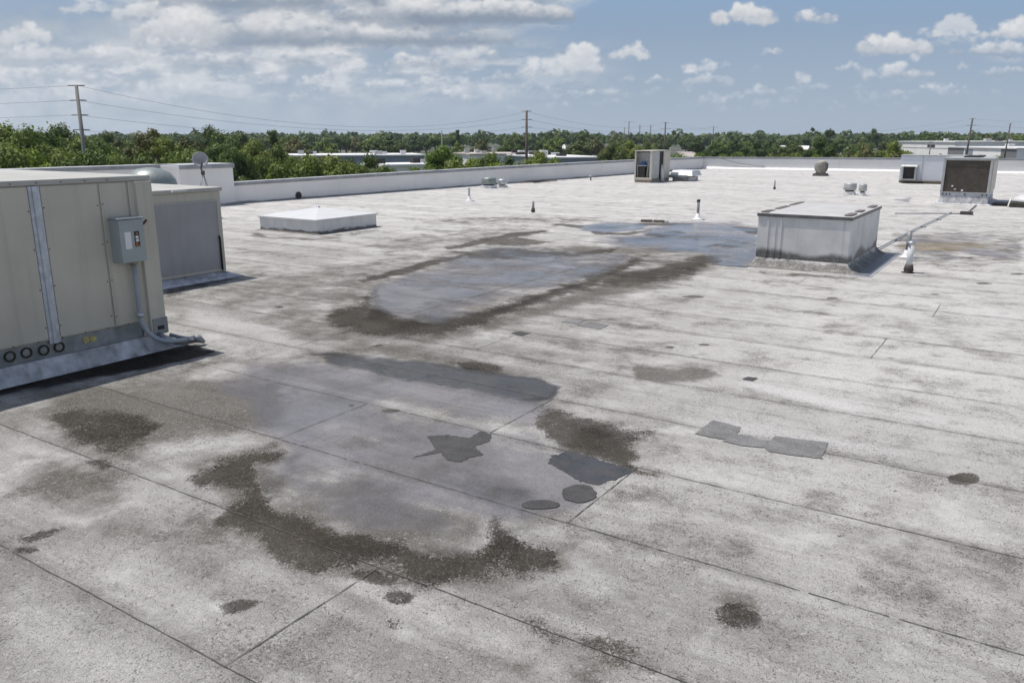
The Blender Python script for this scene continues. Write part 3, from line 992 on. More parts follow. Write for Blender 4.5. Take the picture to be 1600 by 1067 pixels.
# thin film of water left after rain
wraw = nt.math('MULTIPLY_ADD', nt.math('SUBTRACT', nt.noise(P, .9, 6, .62), .5), 2.2, wetv)
wraw = nt.math('MULTIPLY_ADD', nt.math('SUBTRACT', nt.noise(nt.scalev(P, (.45, 1.5, 1)), 1.0, 5, .6), .5), 1.3, wraw)
film = nt.mapr(wraw, .12, .60)
water = nt.mapr(wraw, .52, .98)
film = nt.math('MULTIPLY', film, nt.mapr(wetv, .02, .45))
water = nt.math('MULTIPLY', water, nt.mapr(wetv, .2, .6))
base = nt.mix(film, base, (.62, .605, .645), 'MULTIPLY')
base = nt.mix(nt.math('MULTIPLY', water, .8), base, (.42, .42, .50), 'MULTIPLY')
base = nt.mix(nt.math('MULTIPLY', film, .22), base, (.19, .185, .20))
damp = nt.mapr(nt.math('MULTIPLY_ADD', nt.math('SUBTRACT', mott, .5), 1.0, nt.attr('st_damp')), .15, .95)  # moist areas, and the shadow painted beside the left unit
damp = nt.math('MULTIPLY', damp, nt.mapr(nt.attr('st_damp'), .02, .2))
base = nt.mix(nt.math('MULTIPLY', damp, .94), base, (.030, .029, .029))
# pits where granules are gone
wmap = nt.noise(P, 48.0, 3, .6, 1.8)
pit = nt.mapr(nt.math('MULTIPLY_ADD', nt.math('SUBTRACT', mott, .5), .32, wmap), .545, .66)
pit = nt.math('MULTIPLY', pit, nt.mapr(nt.math('ADD', wetv, nt.attr('st_white')), .3, .9, .72, .35))
pit = nt.math('MULTIPLY', pit, nt.mapr(damp, 0, 1, 1, .2))
base = nt.mix(pit, base, (.070, .063, .054))
base = nt.mix(nt.math('MULTIPLY', nt.mapr(wmap, .32, .45, .32, 0), nt.mapr(nt.math('ADD', damp, film), 0, 1, 1, .15)), base, (.66, .655, .65))
base = nt.mix(nt.mapr(grain, .35, .7, 0, .35), base, (.12, .115, .11))
# algae, and the shade painted beside the left unit
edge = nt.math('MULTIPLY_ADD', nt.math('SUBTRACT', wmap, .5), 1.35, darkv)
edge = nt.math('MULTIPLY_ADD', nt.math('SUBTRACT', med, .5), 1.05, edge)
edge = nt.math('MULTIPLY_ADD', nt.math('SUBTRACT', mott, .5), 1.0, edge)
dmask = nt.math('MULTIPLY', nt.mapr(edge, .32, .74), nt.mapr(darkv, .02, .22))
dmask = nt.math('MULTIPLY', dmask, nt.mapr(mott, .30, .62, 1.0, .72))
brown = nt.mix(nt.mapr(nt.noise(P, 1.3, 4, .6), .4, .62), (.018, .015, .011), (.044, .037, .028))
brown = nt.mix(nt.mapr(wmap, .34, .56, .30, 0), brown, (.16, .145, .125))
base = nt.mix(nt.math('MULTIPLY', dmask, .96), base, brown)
base = nt.mix(1.0, base, (1.015, 1.008, .988), 'MULTIPLY')
nt.l.new(base, b.inputs['Base Color'])
rough = nt.mapr(film, 0, 1, .92, .45, smooth=False)
rough = nt.math('MULTIPLY_ADD', water, -.38, rough, clamp=True)
nt.l.new(rough, b.inputs['Roughness'])
b.inputs['IOR'].default_value = 1.38
nt.l.new(nt.mapr(film, 0, .6, .08, .5), b.inputs['Specular IOR Level'])
hgt = nt.math('MULTIPLY_ADD', grain, .35, wmap)
bst = nt.math('MULTIPLY', nt.math('SUBTRACT', 1.0, water), .8)
nt.l.new(nt.bump(hgt, bst, .016), b.inputs['Normal'])
me.materials.append(m)
M['roof'] = m

# laps between the rolls, end laps and torch-on repair patches: thin layers of the roof skin itself
rng = random.Random(11)
seam = MB()


def lapline(p0, p1, w=.004, z=.004, step=.06, wob=.006, gaps=.06):
    p0, p1 = Vector(p0), Vector(p1)
    d_ = (p1 - p0)
    L = d_.length
    d_.normalize()
    nrm = Vector((-d_.y, d_.x))
    n_ = max(2, int(L / step))
    prev = None
    off = 0
    for i in range(n_ + 1):
        off = off * .9 + rng.uniform(-wob, wob) * .5
        c = p0 + d_ * (L * i / n_) + nrm * off
        ww = w * rng.uniform(.45, 1.3)
        cur = (c + nrm * ww, c - nrm * ww)
        if prev is not None and rng.random() > gaps:
            a0, a1 = prev
            seam.add([(a1.x, a1.y, z), (cur[1].x, cur[1].y, z), (cur[0].x, cur[0].y, z), (a0.x, a0.y, z)], [(0, 1, 2, 3)])
        prev = cur


rows = [1.79 + .955 * i for i in range(-4, 40)]
for i, y in enumerate(rows):
    if y > 9.5:
        dist = y
        lapline((-21, y + rng.uniform(-.04, .04)), (14, y + rng.uniform(-.04, .04)), .0030 + dist * .00008, .004, .30, .010, .45)
    else:
        lapline((-17, y), (8, y + .0), .0030, .004, .04, .004, .012)
laps = [(-2.6, 1.79), (-2.02, 3.70), (-4.46, 3.70), (-3.22, 4.655), (-4.72, 6.565), (-.9, 10.9), (-6.4, 5.61), (-9.6, 5.61), (1.4, 2.745), (2.6, 7.52), (-1.2, 8.475), (-10.5, 7.52), (-2.9, 12.3), (-11, 10.4)]
for (x, y) in laps:
    lapline((x, y), (x, y + .955), .0030, .0045, .04, .003, .01)
for y0 in np.arange(7.52, 13.7, .955):
    lapline((-6.42, y0), (-6.42 + rng.uniform(-.03, .03), y0 + .955), .005, .0045, .08, .006, .1)


def patch(pix, mi, z=.005, jit=.010, thick=.0):
    z = .005 + (z - .0075) * .8
    pts = [G(*q) for q in pix]
    out = []
    n_ = len(pts)
    for i in range(n_):
        a, c = pts[i], pts[(i + 1) % n_]
        L = (c - a).length
        k = max(1, int(L / .022))
        for j in range(k):
            q = a.lerp(c, j / k)
            out.append((q.x + rng.uniform(-jit, jit), q.y + rng.uniform(-jit, jit), z))
    seam.mi = mi
    seam.add(out, [tuple(range(len(out)))])
    seam.mi = 0


patch([(642, 716), (682, 702), (668, 682), (700, 680), (733, 684), (752, 674), (768, 679), (765, 690), (742, 697), (756, 711), (737, 714), (720, 722), (700, 719), (688, 707)][::-1], 1, jit=.008)
patch([(862, 712), (893, 705), (990, 735), (960, 750), (932, 758), (905, 752), (880, 736), (857, 724)][::-1], 2, jit=.012)
patch(ell(905, 772, 27, 14)[::-1], 1, .008, .008)
patch(ell(844, 789, 30, 7)[::-1], 1, .0075, .006)
patch([(1085, 678), (1115, 657), (1158, 668), (1150, 682), (1140, 688), (1110, 684)][::-1], 3, .0075, .006)
patch([(1128, 690), (1146, 678), (1172, 682), (1200, 692), (1190, 700), (1160, 697)][::-1], 3, .0082, .006)
patch([(1192, 698), (1212, 682), (1295, 692), (1283, 717), (1240, 712), (1200, 706)][::-1], 3, .0075, .006)
patch([(900, 509), (922, 503), (952, 508), (938, 515)][::-1], 3, .0075, .006)
patch([(878, 503), (896, 499), (915, 501), (903, 507)][::-1], 3, .0075, .006)
patch([(798, 521), (812, 518), (828, 521), (816, 525)][::-1], 1, .0075, .006)
patch([(1160, 593), (1168, 589), (1184, 591), (1176, 596)][::-1], 1, .0075, .003)


def patch_mat(name, c0, c1, rough, wet=False):
    m, nt, b = new_mat(name)
    geo = nt.new('ShaderNodeNewGeometry')
    P = geo.outputs['Position']
    worm = nt.noise(P, 38.0, 3, .6, 1.5)
    med = nt.noise(P, 5.0, 5, .6)
    c = nt.mix(nt.mapr(med, .35, .65), c0, c1)
    big = nt.noise(P, 1.9, 6, .7)
    c = nt.mix(nt.mapr(big, .45, .7, 0, .5), c, tuple(x * 1.5 for x in c1))
    c = nt.mix(nt.mapr(worm, .36, .52, .40, 0), c, tuple(x * 1.8 for x in c1))
    c = nt.mix(nt.mapr(nt.noise(P, 120, 2, .7), .55, .72, 0, .5), c, tuple(x * .4 for x in c0))
    nt.l.new(c, b.inputs['Base Color'])
    if wet:
        nt.l.new(nt.mapr(med, .4, .62, rough, rough + .35), b.inputs['Roughness'])
    else:
        b.inputs['Roughness'].default_value = rough
    nt.l.new(nt.bump(worm, .15 if wet else .6, .01), b.inputs['Normal'])
    return m


roof_me_mats = [M['tar'], patch_mat('bare_asphalt_patch', (.032, .030, .029), (.052, .049, .047), .7),
                patch_mat('damp_asphalt_patch', (.028, .027, .027), (.048, .046, .046), .25, True),
                patch_mat('grey_repair_sheet', (.125, .123, .120), (.165, .163, .160), .85)]
so = seam.build('roof_laps', roof_me_mats, roof)
tag(so, 'dark lap lines and repair patches of the roof membrane', kind='structure')


# ------------------------------------------------------------------ parapets (they are the outer walls of the building)
def parapet(name, label, pts_in, tops, inward, thick=.28, step_cap=3.2, cant=None, capmats=None):
    """pts_in: inner face line; tops: wall height at the points; inward: unit vector to the roof"""
    r_ = root(name, (pts_in[0][0], pts_in[0][1], 0), label, 'wall')
    w = MB()
    cap = MB()
    n_ = len(pts_in)
    ox, oy = -inward[0] * thick, -inward[1] * thick
    for i in range(n_ - 1):
        (x0, y0), (x1, y1) = pts_in[i], pts_in[i + 1]
        t0, t1 = tops[i], tops[i + 1]
        v = [(x0, y0, GZ), (x1, y1, GZ), (x1 + ox, y1 + oy, GZ), (x0 + ox, y0 + oy, GZ), (x0, y0, t0), (x1, y1, t1), (x1 + ox, y1 + oy, t1), (x0 + ox, y0 + oy, t0)]
        w.add(v, [(3, 2, 1, 0), (4, 5, 6, 7), (0, 1, 5, 4), (1, 2, 6, 5), (2, 3, 7, 6), (3, 0, 4, 7)])
        L = math.hypot(x1 - x0, y1 - y0)
        k = max(1, int(L / step_cap))
        for j in range(k):
            a, c = j / k + .0008, (j + 1) / k - .0008
            xa, ya, ta = x0 + (x1 - x0) * a, y0 + (y1 - y0) * a, t0 + (t1 - t0) * a
            xc, yc, tc_ = x0 + (x1 - x0) * c, y0 + (y1 - y0) * c, t0 + (t1 - t0) * c
            dz = rng.uniform(-.006, .006)
            e = .025
            ix, iy = inward[0] * e, inward[1] * e
            q = []
            for (X, Y, T) in ((xa, ya, ta), (xc, yc, tc_)):
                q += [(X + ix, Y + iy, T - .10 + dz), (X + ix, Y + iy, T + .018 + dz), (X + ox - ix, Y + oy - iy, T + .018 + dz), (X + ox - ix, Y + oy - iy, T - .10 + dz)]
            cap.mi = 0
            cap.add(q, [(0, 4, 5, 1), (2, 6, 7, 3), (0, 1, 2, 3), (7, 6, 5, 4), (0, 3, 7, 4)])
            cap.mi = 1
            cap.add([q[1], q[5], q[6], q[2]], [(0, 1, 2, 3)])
    w.build('wall', M['wall'], r_)
    cap.build('coping', capmats or [M['cap'], M['captop']], r_)
    if cant:
        k = MB()
        for i in range(n_ - 1):
            (x0, y0), (x1, y1) = pts_in[i], pts_in[i + 1]
            ix, iy = inward
            q = []
            for (X, Y) in ((x0, y0), (x1, y1)):
                q += [(X + ix * .003, Y + iy * .003, .012), (X + ix * cant, Y + iy * cant, .012), (X + ix * .003, Y + iy * .003, cant * .8)]
            k.add(q, [(0, 1, 2), (5, 4, 3), (1, 4, 5, 2), (0, 3, 4, 1)])
        k.build('cant_strip', M['cant'], r_)
    return r_


dl = Vector((2.35, 38.6)).normalized()
inl = (dl.y, -dl.x)
parapet('parapet_wall', 'long low white parapet running from the tall wall step to the far roof corner',
        [(wall_left_x(y), y) for y in (17.6, 24, 32, 40, 48, 55.98)], [.68, .74, .79, .82, .82, .80], inl)
cornx = wall_left_x(55.98)
db_ = Vector((18.94, 2.5)).normalized()
parapet('parapet_wall', 'rear white parapet with bright cant strip crossing behind the brown turbine vent',
        [(x, wall_back_y(x)) for x in (cornx, -12, -4, 6, 20, 40)], [.80, .84, .88, .92, .95, 1.0], (db_.y, -db_.x), cant=.20)
parapet('parapet_wall', 'taller white parapet at the left behind the large beige rooftop unit', [(-23.3, -9), (-23.3, 5), (-23.3, 15.55)], [1.30, 1.30, 1.31], (1, 0), thick=.5)
bp = root('wall_pier', (-22.9, 16.5, 0), 'projecting white wall pier behind the grey satellite dish', 'wall')
w = MB()
w.box(-23.4, -22.35, 15.56, 17.56, GZ, 1.30)
w.build('wall', M['wall'], bp, .01)
w = MB()
w.box(-23.45, -22.31, 15.57, 17.60, 1.19, 1.32)
w.build('coping', M['cap'], bp)
w = MB()
w.box(-23.45, -22.31, 15.57, 17.60, 1.322, 1.330)
w.build('coping_top', M['captop'], bp)
# the body of the building below the roof, seen only from the side
w = MB()
w.box(-23.0, 41.9, -8.0, -7.8, GZ, -.002)
w.box(41.7, 41.9, -7.8, 60, GZ, -.002)
w.build('outer_wall', M['wall'], roof)


def disc(mb, c, nrm, r0, r1, th=.01, n=24):
    """flat ring (r0 = 0 gives a disc) facing nrm"""
    nrm = Vector(nrm).normalized()
    q = Vector((0, 0, 1)).rotation_difference(nrm)
    c = Vector(c)
    vs = []
    for h in (0, th):
        for rr in (r0, r1):
            for k in range(n):
                w_ = 2 * PI * k / n
                vs.append(c + q @ Vector((rr * math.cos(w_), rr * math.sin(w_), h)))
    fs = []
    for k in range(n):
        k2 = (k + 1) % n
        fs += [(2 * n + k, 3 * n + k, 3 * n + k2, 2 * n + k2), (n + k, n + k2, 3 * n + k2, 3 * n + k), (k, 2 * n + k, 2 * n + k2, k2)]
    mb.add(vs, fs)


# ------------------------------------------------------------------ big beige unit at the left
XF = -7.50
u = root('rooftop_unit', (-8.8, 3.0, 0), 'large beige rooftop air unit in left foreground with grey electrical box', 'air unit')
w = MB()
w.box(-10.2, XF, 1.0, 4.85, .33, 1.735)
cab = w.build('cabinet', M['beige'], u, .006)
w = MB()
w.box(-10.24, XF + .018, .96, 4.87, 1.737, 1.785)
w.build('top_cover', [M['beige_top']], u, .006)
w = MB()
w.box(-9.1, -8.9, 3.6, 4.1, 1.787, 1.80)
w.build('cable_slot', M['dark'], u)
w = MB()
w.box(-10.18, XF - .012, 1.02, 4.84, .17, .328)
rail = w.build('base_rail', M['rail'], u, .004)
w = MB()
w.frustum((-10.5, XF + .10, .7, 5.06, .006), (-10.12, XF - .005, 1.06, 4.83, .168))
w.build('curb_flashing', M['whitedirty'], u, .01)
# side panels, a hair proud, with gaps between them
for (b0, b1) in ((1.05, 2.3), (2.32, 3.68), (3.79, 4.315), (4.335, 4.60)):
    w = MB()
    w.box(XF + .001, XF + .012, b0, b1, .345, 1.725)
    w.build('side_panel', M['beige'], u, .003)
w = MB()
w.prism([(0, 0), (.10, 0), (.10, .012), (.075, .016), (.068, .030), (.032, .030), (.025, .016), (0, .012)], (XF + .002, 3.683, .30), (0, 1, 0), (1, 0, 0), (0, 0, 1.43))
w.build('galvanised_strip', M['galv'], u)
w = MB()
w.prism([(0, 0), (0, .013), (.05, .013), (.06, .05), (.235, .045), (.245, 0)], (XF + .001, 4.625, .172), (0, 1, 0), (1, 0, 0), (0, 0, 1.56))
w.build('corner_post', M['beige'], u, .004)
w = MB()
w.box(XF + .046, XF + .056, 4.70, 4.87, .18, .345)
w.build('corner_foot', M['rail'], u, .003)
w = MB()
w.box(XF + .057, XF + .063, 4.75, 4.82, .225, .265)
w.build('lifting_hole', M['black'], u)
for z_ in np.arange(.45, 1.7, .36):
    for yb in (3.665, 3.80, 4.30, 4.35):
        w = MB()
        disc(w, (XF + .0125, yb, z_ + rng.uniform(-.02, .02)), (1, 0, 0), 0, .006, .004, 8)
        w.build('screw', M['ringdirt'], u)
for yb in np.arange(3.1, 4.6, .22):
    for (xx, yy, zz, tt) in ((XF + .019, yb, 1.758, .005), (XF - .0115, yb + .05, .337, .014)):
        w = MB()
        disc(w, (xx, yy, zz), (1, 0, 0), 0, .0055, tt, 8)
        w.build('screw', M['ringdirt'], u)
for (px, py) in ((15, 557), (41, 551), (68, 547), (92, 542)):
    r_, y_ = ray(px, py)
    t_ = (XF - .012) / r_.x
    c = (XF - .012, r_.y * t_, EYE + r_.z * t_)
    w = MB()
    disc(w, c, (1, 0, 0), .036, .050, .012)
    kn = w.build('knockout_ring', M['ringdirt'], rail)
    w = MB()
    disc(w, c, (1, 0, 0), 0, .033, .006)
    w.build('knockout_plug', M['rail'], rail)
for (px, py) in ((134, 531), (145, 529)):
    r_, y_ = ray(px, py)
    t_ = (XF - .012) / r_.x
    w = MB()
    disc(w, (XF - .012, r_.y * t_, EYE + r_.z * t_), (1, 0, 0), 0, .034, .010, 14)
    w.build('sealant_blob', M['yellow'], rail)

# disconnect box
w = MB()
w.box(XF + .013, XF + .155, 4.385, 4.645, .965, 1.385)
db = w.build('disconnect_box', M['boxgrey'], u, .006)
w = MB()
w.box(XF + .157, XF + .166, 4.392, 4.648, .968, 1.382)
w.build('box_door', M['boxgrey'], db, .004)
w = MB()
w.box(XF + .013, XF + .185, 4.375, 4.655, 1.388, 1.40)
w.build('rain_lip', M['boxgrey'], db, .003)
w = MB()
w.box(XF + .1665, XF + .169, 4.44, 4.505, 1.10, 1.265)
w.build('white_sticker', M['sticker'], db)
w = MB()
w.box(XF + .1665, XF + .169, 4.54, 4.592, 1.115, 1.265)
sk = w.build('warning_sticker', M['sticker_dark'], db)
w = MB()
for k, (za, zb, ya, yb) in enumerate(((1.235, 1.250, 4.556, 4.578), (1.195, 1.222, 4.550, 4.580), (1.165, 1.188, 4.550, 4.584), (1.14, 1.156, 4.548, 4.57), (1.12, 1.132, 4.548, 4.585))):
    w.mi = 1 if k in (0, 3, 4) else 0
    w.box(XF + .1692, XF + .1702, ya, yb, za, zb)
w.build('sticker_print', [M['sticker'], M['orange']], sk)
w = MB()
w.box(XF + .05, XF + .11, 4.650, 4.665, 1.10, 1.33)
w.tube([(XF + .08, 4.666, 1.30), (XF + .10, 4.70, 1.33), (XF + .13, 4.71, 1.36)], .012, 8)
w.build('switch_handle', M['rust'], db)
# conduit down from the box
w = MB()
w.tube([(XF + .07, 4.56, .965), (XF + .07, 4.56, .93)], .040, 14)
w.build('conduit_collar', M['oldalu'], u)
pts = [(XF + .07, 4.56, .93), (XF + .072, 4.562, .60), (XF + .072, 4.562, .42)]
for k in range(1, 9):
    a = k / 8 * PI / 2
    pts.append((XF + .072 + .14 * (1 - math.cos(a)), 4.562 + .22 * (1 - math.cos(a)), .42 - .30 * math.sin(a)))
pts += [(XF + .21, 4.88, .105), (XF + .20, 4.98, .095)]
w = MB()
w.tube(pts, .024, 14)
w.build('conduit', M['conduit'], u)
w = MB()
w.tube([(XF + .20, 4.98, .095), (XF + .195, 5.06, .088)], .029, 12)
w.build('conduit_coupling', M['alu'], u)
w = MB()
w.tube([(XF + .072, 4.562, .44), (XF + .072, 4.562, .40)], .033, 12)
w.build('conduit_coupling', M['alu'], u)
w = MB()
w.tube([(XF + .06, 4.75, .19), (XF + .12, 4.78, .12), (XF + .14, 4.88, .07), (XF + .16, 4.98, .05), (XF + .17, 5.10, .05)], .018, 8)
w.tube([(XF + .02, 4.90, .14), (XF + .05, 4.98, .10), (XF + .10, 5.06, .07), (XF + .18, 5.12, .045)], .02, 8)
w.tube([(XF + .195, 5.06, .088), (XF + .20, 5.11, .08), (XF + .21, 5.17, .03)], [.036, .045, .02], 8)
w.build('cable_bundle', M['pipegrey'], u)

# ------------------------------------------------------------------ second unit behind it
XG = -10.70
u2 = root('rooftop_unit', (-11.8, 7.1, 0), 'smaller beige rooftop unit with grey side panel behind the large beige one', 'air unit')
w = MB()
w.box(-13.0, XG, 6.1, 8.12, .10, 1.345)
w.build('cabinet', M['beige'], u2, .006)
w = MB()
w.box(-13.03, XG + .03, 6.07, 8.15, 1.347, 1.405)
w.build('top_cover', M['beige_top'], u2, .008)
w = MB()
w.prism([(0, 0), (1.13, 0), (1.13, 1.04), (0, 1.04)], (XG + .001, 6.90, .15), (0, 1, 0), (0, 0, 1), (.010, 0, 0))
gp = w.build('side_panel', M['greypanel'], u2, .003)
w = MB()
w.add([(XG + .0115, 6.95, .98), (XG + .016, 7.5, .60), (XG + .0115, 8.02, .20)], [])
for (a_, c_) in (((6.93, .17), (8.0, 1.16)), ((6.93, 1.16), (8.0, .17))):
    d_ = Vector((c_[0] - a_[0], c_[1] - a_[1])).normalized() * .006
    w.add([(XG + .0112, a_[0] - d_.y, a_[1] + d_.x), (XG + .0112, a_[0] + d_.y, a_[1] - d_.x), (XG + .0112, c_[0] + d_.y, c_[1] - d_.x), (XG + .0112, c_[0] - d_.y, c_[1] + d_.x),
           (XG + .0122, a_[0], a_[1]), (XG + .0122, c_[0], c_[1])], [(0, 4, 5, 3), (4, 1, 2, 5)])
w.build('cross_crease', M['greypanel'], gp)
w = MB()
w.box(XG + .011, XG + .016, 6.90, 8.03, 1.19, 1.21)
w.box(XG + .011, XG + .016, 8.031, 8.045, .15, 1.21)
w.build('panel_trim', M['lightmetal'], u2)
w = MB()
w.tube([(XG + .03, 8.03, .12), (XG + .03, 8.03, .62), (XG + .025, 8.02, .66)], .014, 8)
w.build('side_cable', M['black'], u2)
w = MB()
w.frustum((-13.2, -10.5, 5.9, 8.32, .006), (-12.97, XG - .03, 6.13, 8.09, .099))
w.build('curb_flashing', M['whitedirty'], u2, .01)
w = MB()
w.prism([(0, 0), (.28, 0), (.26, .022), (.02, .022)], (XG + .031, 7.25, 1.372), (0, 1, 0), (0, 0, 1), (.02, 0, 0))
w.build('lift_handle', M['whitecap'], u2)
w = MB()
w.lathe([(.52, 0), (.56, .035), (.50, .045), (.05, .06)], (-11.9, 6.85, 1.406), 28)
w.build('fan_grille', simple('red_brown_grille', (.16, .06, .05), .6, .2, .2, 20), u2)

# domed exhaust fan that shows over the second unit
c = W(237, 300, 15.8)
f_ = root('exhaust_fan', (c.x, c.y, 0), 'grey domed roof exhaust fan showing above the smaller beige unit', 'roof fan')
w = MB()
w.frustum((c.x - .42, c.x + .42, c.y - .42, c.y + .42, .004), (c.x - .36, c.x + .36, c.y - .36, c.y + .36, .35))
w.build('curb', M['whitedirty'], f_)
w = MB()
w.lathe([(.30, .35), (.30, .95), (.42, 1.06), (.43, 1.12)], (c.x, c.y, 0), 24)
w.build('fan_housing', M['greenmetal'], f_)
w = MB()
w.lathe([(.47, 1.12), (.49, 1.22), (.46, 1.36), (.38, 1.48), (.23, 1.56), (.05, 1.59)], (c.x, c.y, 0), 28)
w.build('dome_cap', M['greenmetal'], f_)

# satellite dish on a tripod
c = W(317, 270, 22.5)
dsh = root('satellite_dish', (c.x, c.y, 0), 'grey satellite dish on a thin tripod in front of the wall pier', 'satellite dish')
dc = W(313, 250, 22.3)
nv = (Vector((.75, -.55, .32))).normalized()
w = MB()
prof = [(0.012, .0)] + [(.205 * k / 8, .055 * (k / 8) ** 2) for k in range(1, 9)] + [(.212, .058), (.205, .065)] + [(.2 * k / 8, .055 * (k / 8) ** 2 + .012) for k in range(7, 0, -1)]
w.lathe(prof, dc - nv * .03, 28, axis=tuple(nv))
w.build('reflector', simple('grey_dish_paint', (.30, .30, .31), .5, 0, .08, 6), dsh)
w = MB()
w.tube([dc + nv * .02, dc + nv * .10 + Vector((.02, 0, -.18)), dc + nv * .13 + Vector((0, 0, -.28)), c], [.018, .02, .02, .03], 8)
w.build('feed_arm', M['boot'], dsh)
w = MB()
w.lathe([(.02, -.07), (.055, -.05), (.055, .04), (.02, .06)], c, 10)
w.build('mount_clamp', M['boot'], dsh)
for (dx, dy) in ((.28, .25), (-.25, -.25), (.05, -.4), (-.1, .35)):
    w = MB()
    w.tube([c, (c.x + dx * .9, c.y + dy * .9, .02)], .011, 6)
    w.build('leg', M['pipegrey'], dsh)

# ------------------------------------------------------------------ low pyramid curb cover
k_ = root('curb_cover', (-14.72, 14.0, 0), 'low square white curb cover with pyramid top on the left of the roof', 'curb cover')
x0, x1, y0, y1, zt = -15.62, -13.70, 12.92, 14.92, .30
w = MB()
w.box(x0, x1, y0, y1, .002, zt)
w.build('curb_side', M['white'], k_, .006)
w = MB()
xm, ym = (x0 + x1) / 2, (y0 + y1) / 2
o_ = .03
q = [(x0 - o_, y0 - o_, zt + .003), (x1 + o_, y0 - o_, zt + .003), (x1 + o_, y1 + o_, zt + .003), (x0 - o_, y1 + o_, zt + .003)]
q += [(a, b_, zt + .035) for a, b_, _ in q]
q += [(xm, ym, zt + .21)]
w.add(q, [(3, 2, 1, 0), (0, 1, 5, 4), (1, 2, 6, 5), (2, 3, 7, 6), (3, 0, 4, 7), (4, 5, 8), (5, 6, 8), (6, 7, 8), (7, 4, 8)])
w.build('pyramid_cap', M['whitecap'], k_)
w = MB()
w.lathe([(.05, zt + .18), (.05, zt + .225), (.02, zt + .235)], (xm, ym, 0), 10)
w.build('cap_knob', M['alu'], k_)
w = MB()
w.frustum((x0 - .10, x1 + .10, y0 - .10, y1 + .10, .004), (x0 - .01, x1 + .01, y0 - .01, y1 + .01, .015))
w.build('curb_flashing', M['flash_curb'], k_)

# ------------------------------------------------------------------ capped equipment curb (right middle)
k_ = root('equipment_curb', (-3.3, 15.4, 0), 'big capped sheet metal box with black dirt along its foot, right of the puddles', 'equipment curb')
x0, x1, y0, y1, zt = -3.97, -2.47, 13.85, 16.55, .915
w = MB()
w.box(x0, x1, y0, y1, .12, zt - .03)
w.build('box_side', M['zinc'], k_, .006)
w = MB()
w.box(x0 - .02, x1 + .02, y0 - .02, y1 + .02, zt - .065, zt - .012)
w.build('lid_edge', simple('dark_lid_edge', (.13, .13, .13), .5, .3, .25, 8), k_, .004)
w = MB()
w.frustum((x0 - .018, x1 + .018, y0 - .018, y1 + .018, zt - .010), (x0 + .3, x1 - .3, y0 + .5, y1 - .5, zt + .012))
w.build('lid_top', simple('pale_lid_top', (.47, .46, .44), .55, 0, .12, 2.2), k_)
w = MB()
for (a, b_, c_, d_) in ((x0 + .02, x0 + .14, y0 + .05, y0 + .5), (x0 + .05, x0 + .15, y0 + .8, y0 + 1.5), (x0 + .05, x0 + .13, y0 + 1.8, y1 - .1), (x1 - .14, x1 - .03, y0 + .1, y0 + .6), (x1 - .13, x1 - .03, y0 + .9, y0 + 1.3), (x1 - .12, x1 - .02, y1 - .7, y1 - .2)):
    w.box(a, b_, c_, d_, zt + .0, zt + .014)
w.build('lid_tape', simple('dark_lid_tape', (.14, .12, .11), .7, 0, .4, 12), k_)
for (xx, ww) in ((x0 + .16, .03), (x0 + .30, .012), (x0 + .38, .03)):
    w = MB()
    w.box(xx, xx + ww, y0 - .012, y0 - .002, .14, zt - .07)
    w.build('cover_seam', M['zinc'], k_, .002)
w = MB()
# concave cant flashing
lv = [(.0, .15), (.03, .10), (.08, .05), (.16, .015), (.18, .006)]
prev = None
for (o_, z_) in lv:
    cur = (x0 - o_, x1 + o_, y0 - o_, y1 + o_, z_)
    if prev:
        w.frustum(cur, prev)
    prev = cur
w.build('curb_flashing', M['flash_curb'], k_)
w = MB()
w.box(x1 + .05, x1 + .40, y0 - .25, y1 + .30, .003, .009)
w.box(x0 - .6, x0 - .05, y0 - .35, y1, .003, .009)
w.build('flashing_apron', simple('slate_apron', (.13, .14, .16), .5, 0, .4, 5), k_)
w = MB()
w.tube([(x1 - .5, y0 - .24, .008), (x1 + .1, y0 - .27, .008), (x1 + .40, y0 - .26, .010), (x1 + .42, y1 + .30, .008)], .007, 6)
w.build('apron_edge', M['cant'], k_)


# ------------------------------------------------------------------ vent pipes
def pipe(px, py, h, r_, mat, label, boot=True, cap=None, lean=(0, 0), bootmat=None, flange=.12, fh=None):
    g_ = G(px, py)
    o = root('vent_pipe', (g_.x, g_.y, 0), label, 'vent pipe')
    w = MB()
    t_ = (g_.x + lean[0], g_.y + lean[1], h)
    w.tube([(g_.x, g_.y, .0), t_], r_, 14)
    w.build('pipe', mat, o)
    w = MB()
    if fh is None:
        fh = min(.16, h * .35)
    w.lathe([(flange * 1.7, .004), (flange, .014), (r_ + .03, fh * .35), (r_ + .012, fh), (r_ + .002, fh + .004)], (g_.x, g_.y, 0), 18)
    w.build('boot', bootmat or M['cant'], o)
    if cap:
        w = MB()
        w.lathe([(r_ + .001, h - .05), (r_ + .012, h - .05), (r_ + .012, h + .01), (r_ * .6, h + .015)], (t_[0], t_[1], 0), 14)
        w.build('cap', cap, o)
    return o


pipe(733, 314, .44, .035, M['alu'], 'short thin vent pipe nearest the long parapet, left of the twin caps', cap=M['alu'])
pipe(833, 332, .33, .035, M['pipegrey'], 'short grey vent pipe with dark boot between skylight cover and puddles', bootmat=M['boot'], flange=.045, fh=.13)
pipe(1090, 343, .52, .036, M['pipegrey'], 'tall grey vent pipe with black top standing at the far puddle edge', cap=M['black'])
pipe(1210, 296, .38, .03, M['pipegrey'], 'small dark vent pipe far out, between the two right-hand turbine vents and the corner', bootmat=M['boot'], flange=.04, fh=.11)
pipe(1417, 402, .49, .042, M['pipegrey'], 'taller dark vent pipe with white cone base, rear of the pair', fh=.13, flange=.10)
pipe(1419, 426, .50, .048, M['pvcwhite'], 'white vent pipe with dark boot, front of the pair beside the capped box', cap=M['alu'], bootmat=M['boot'], flange=.065, fh=.13)
g_ = G(923, 282)
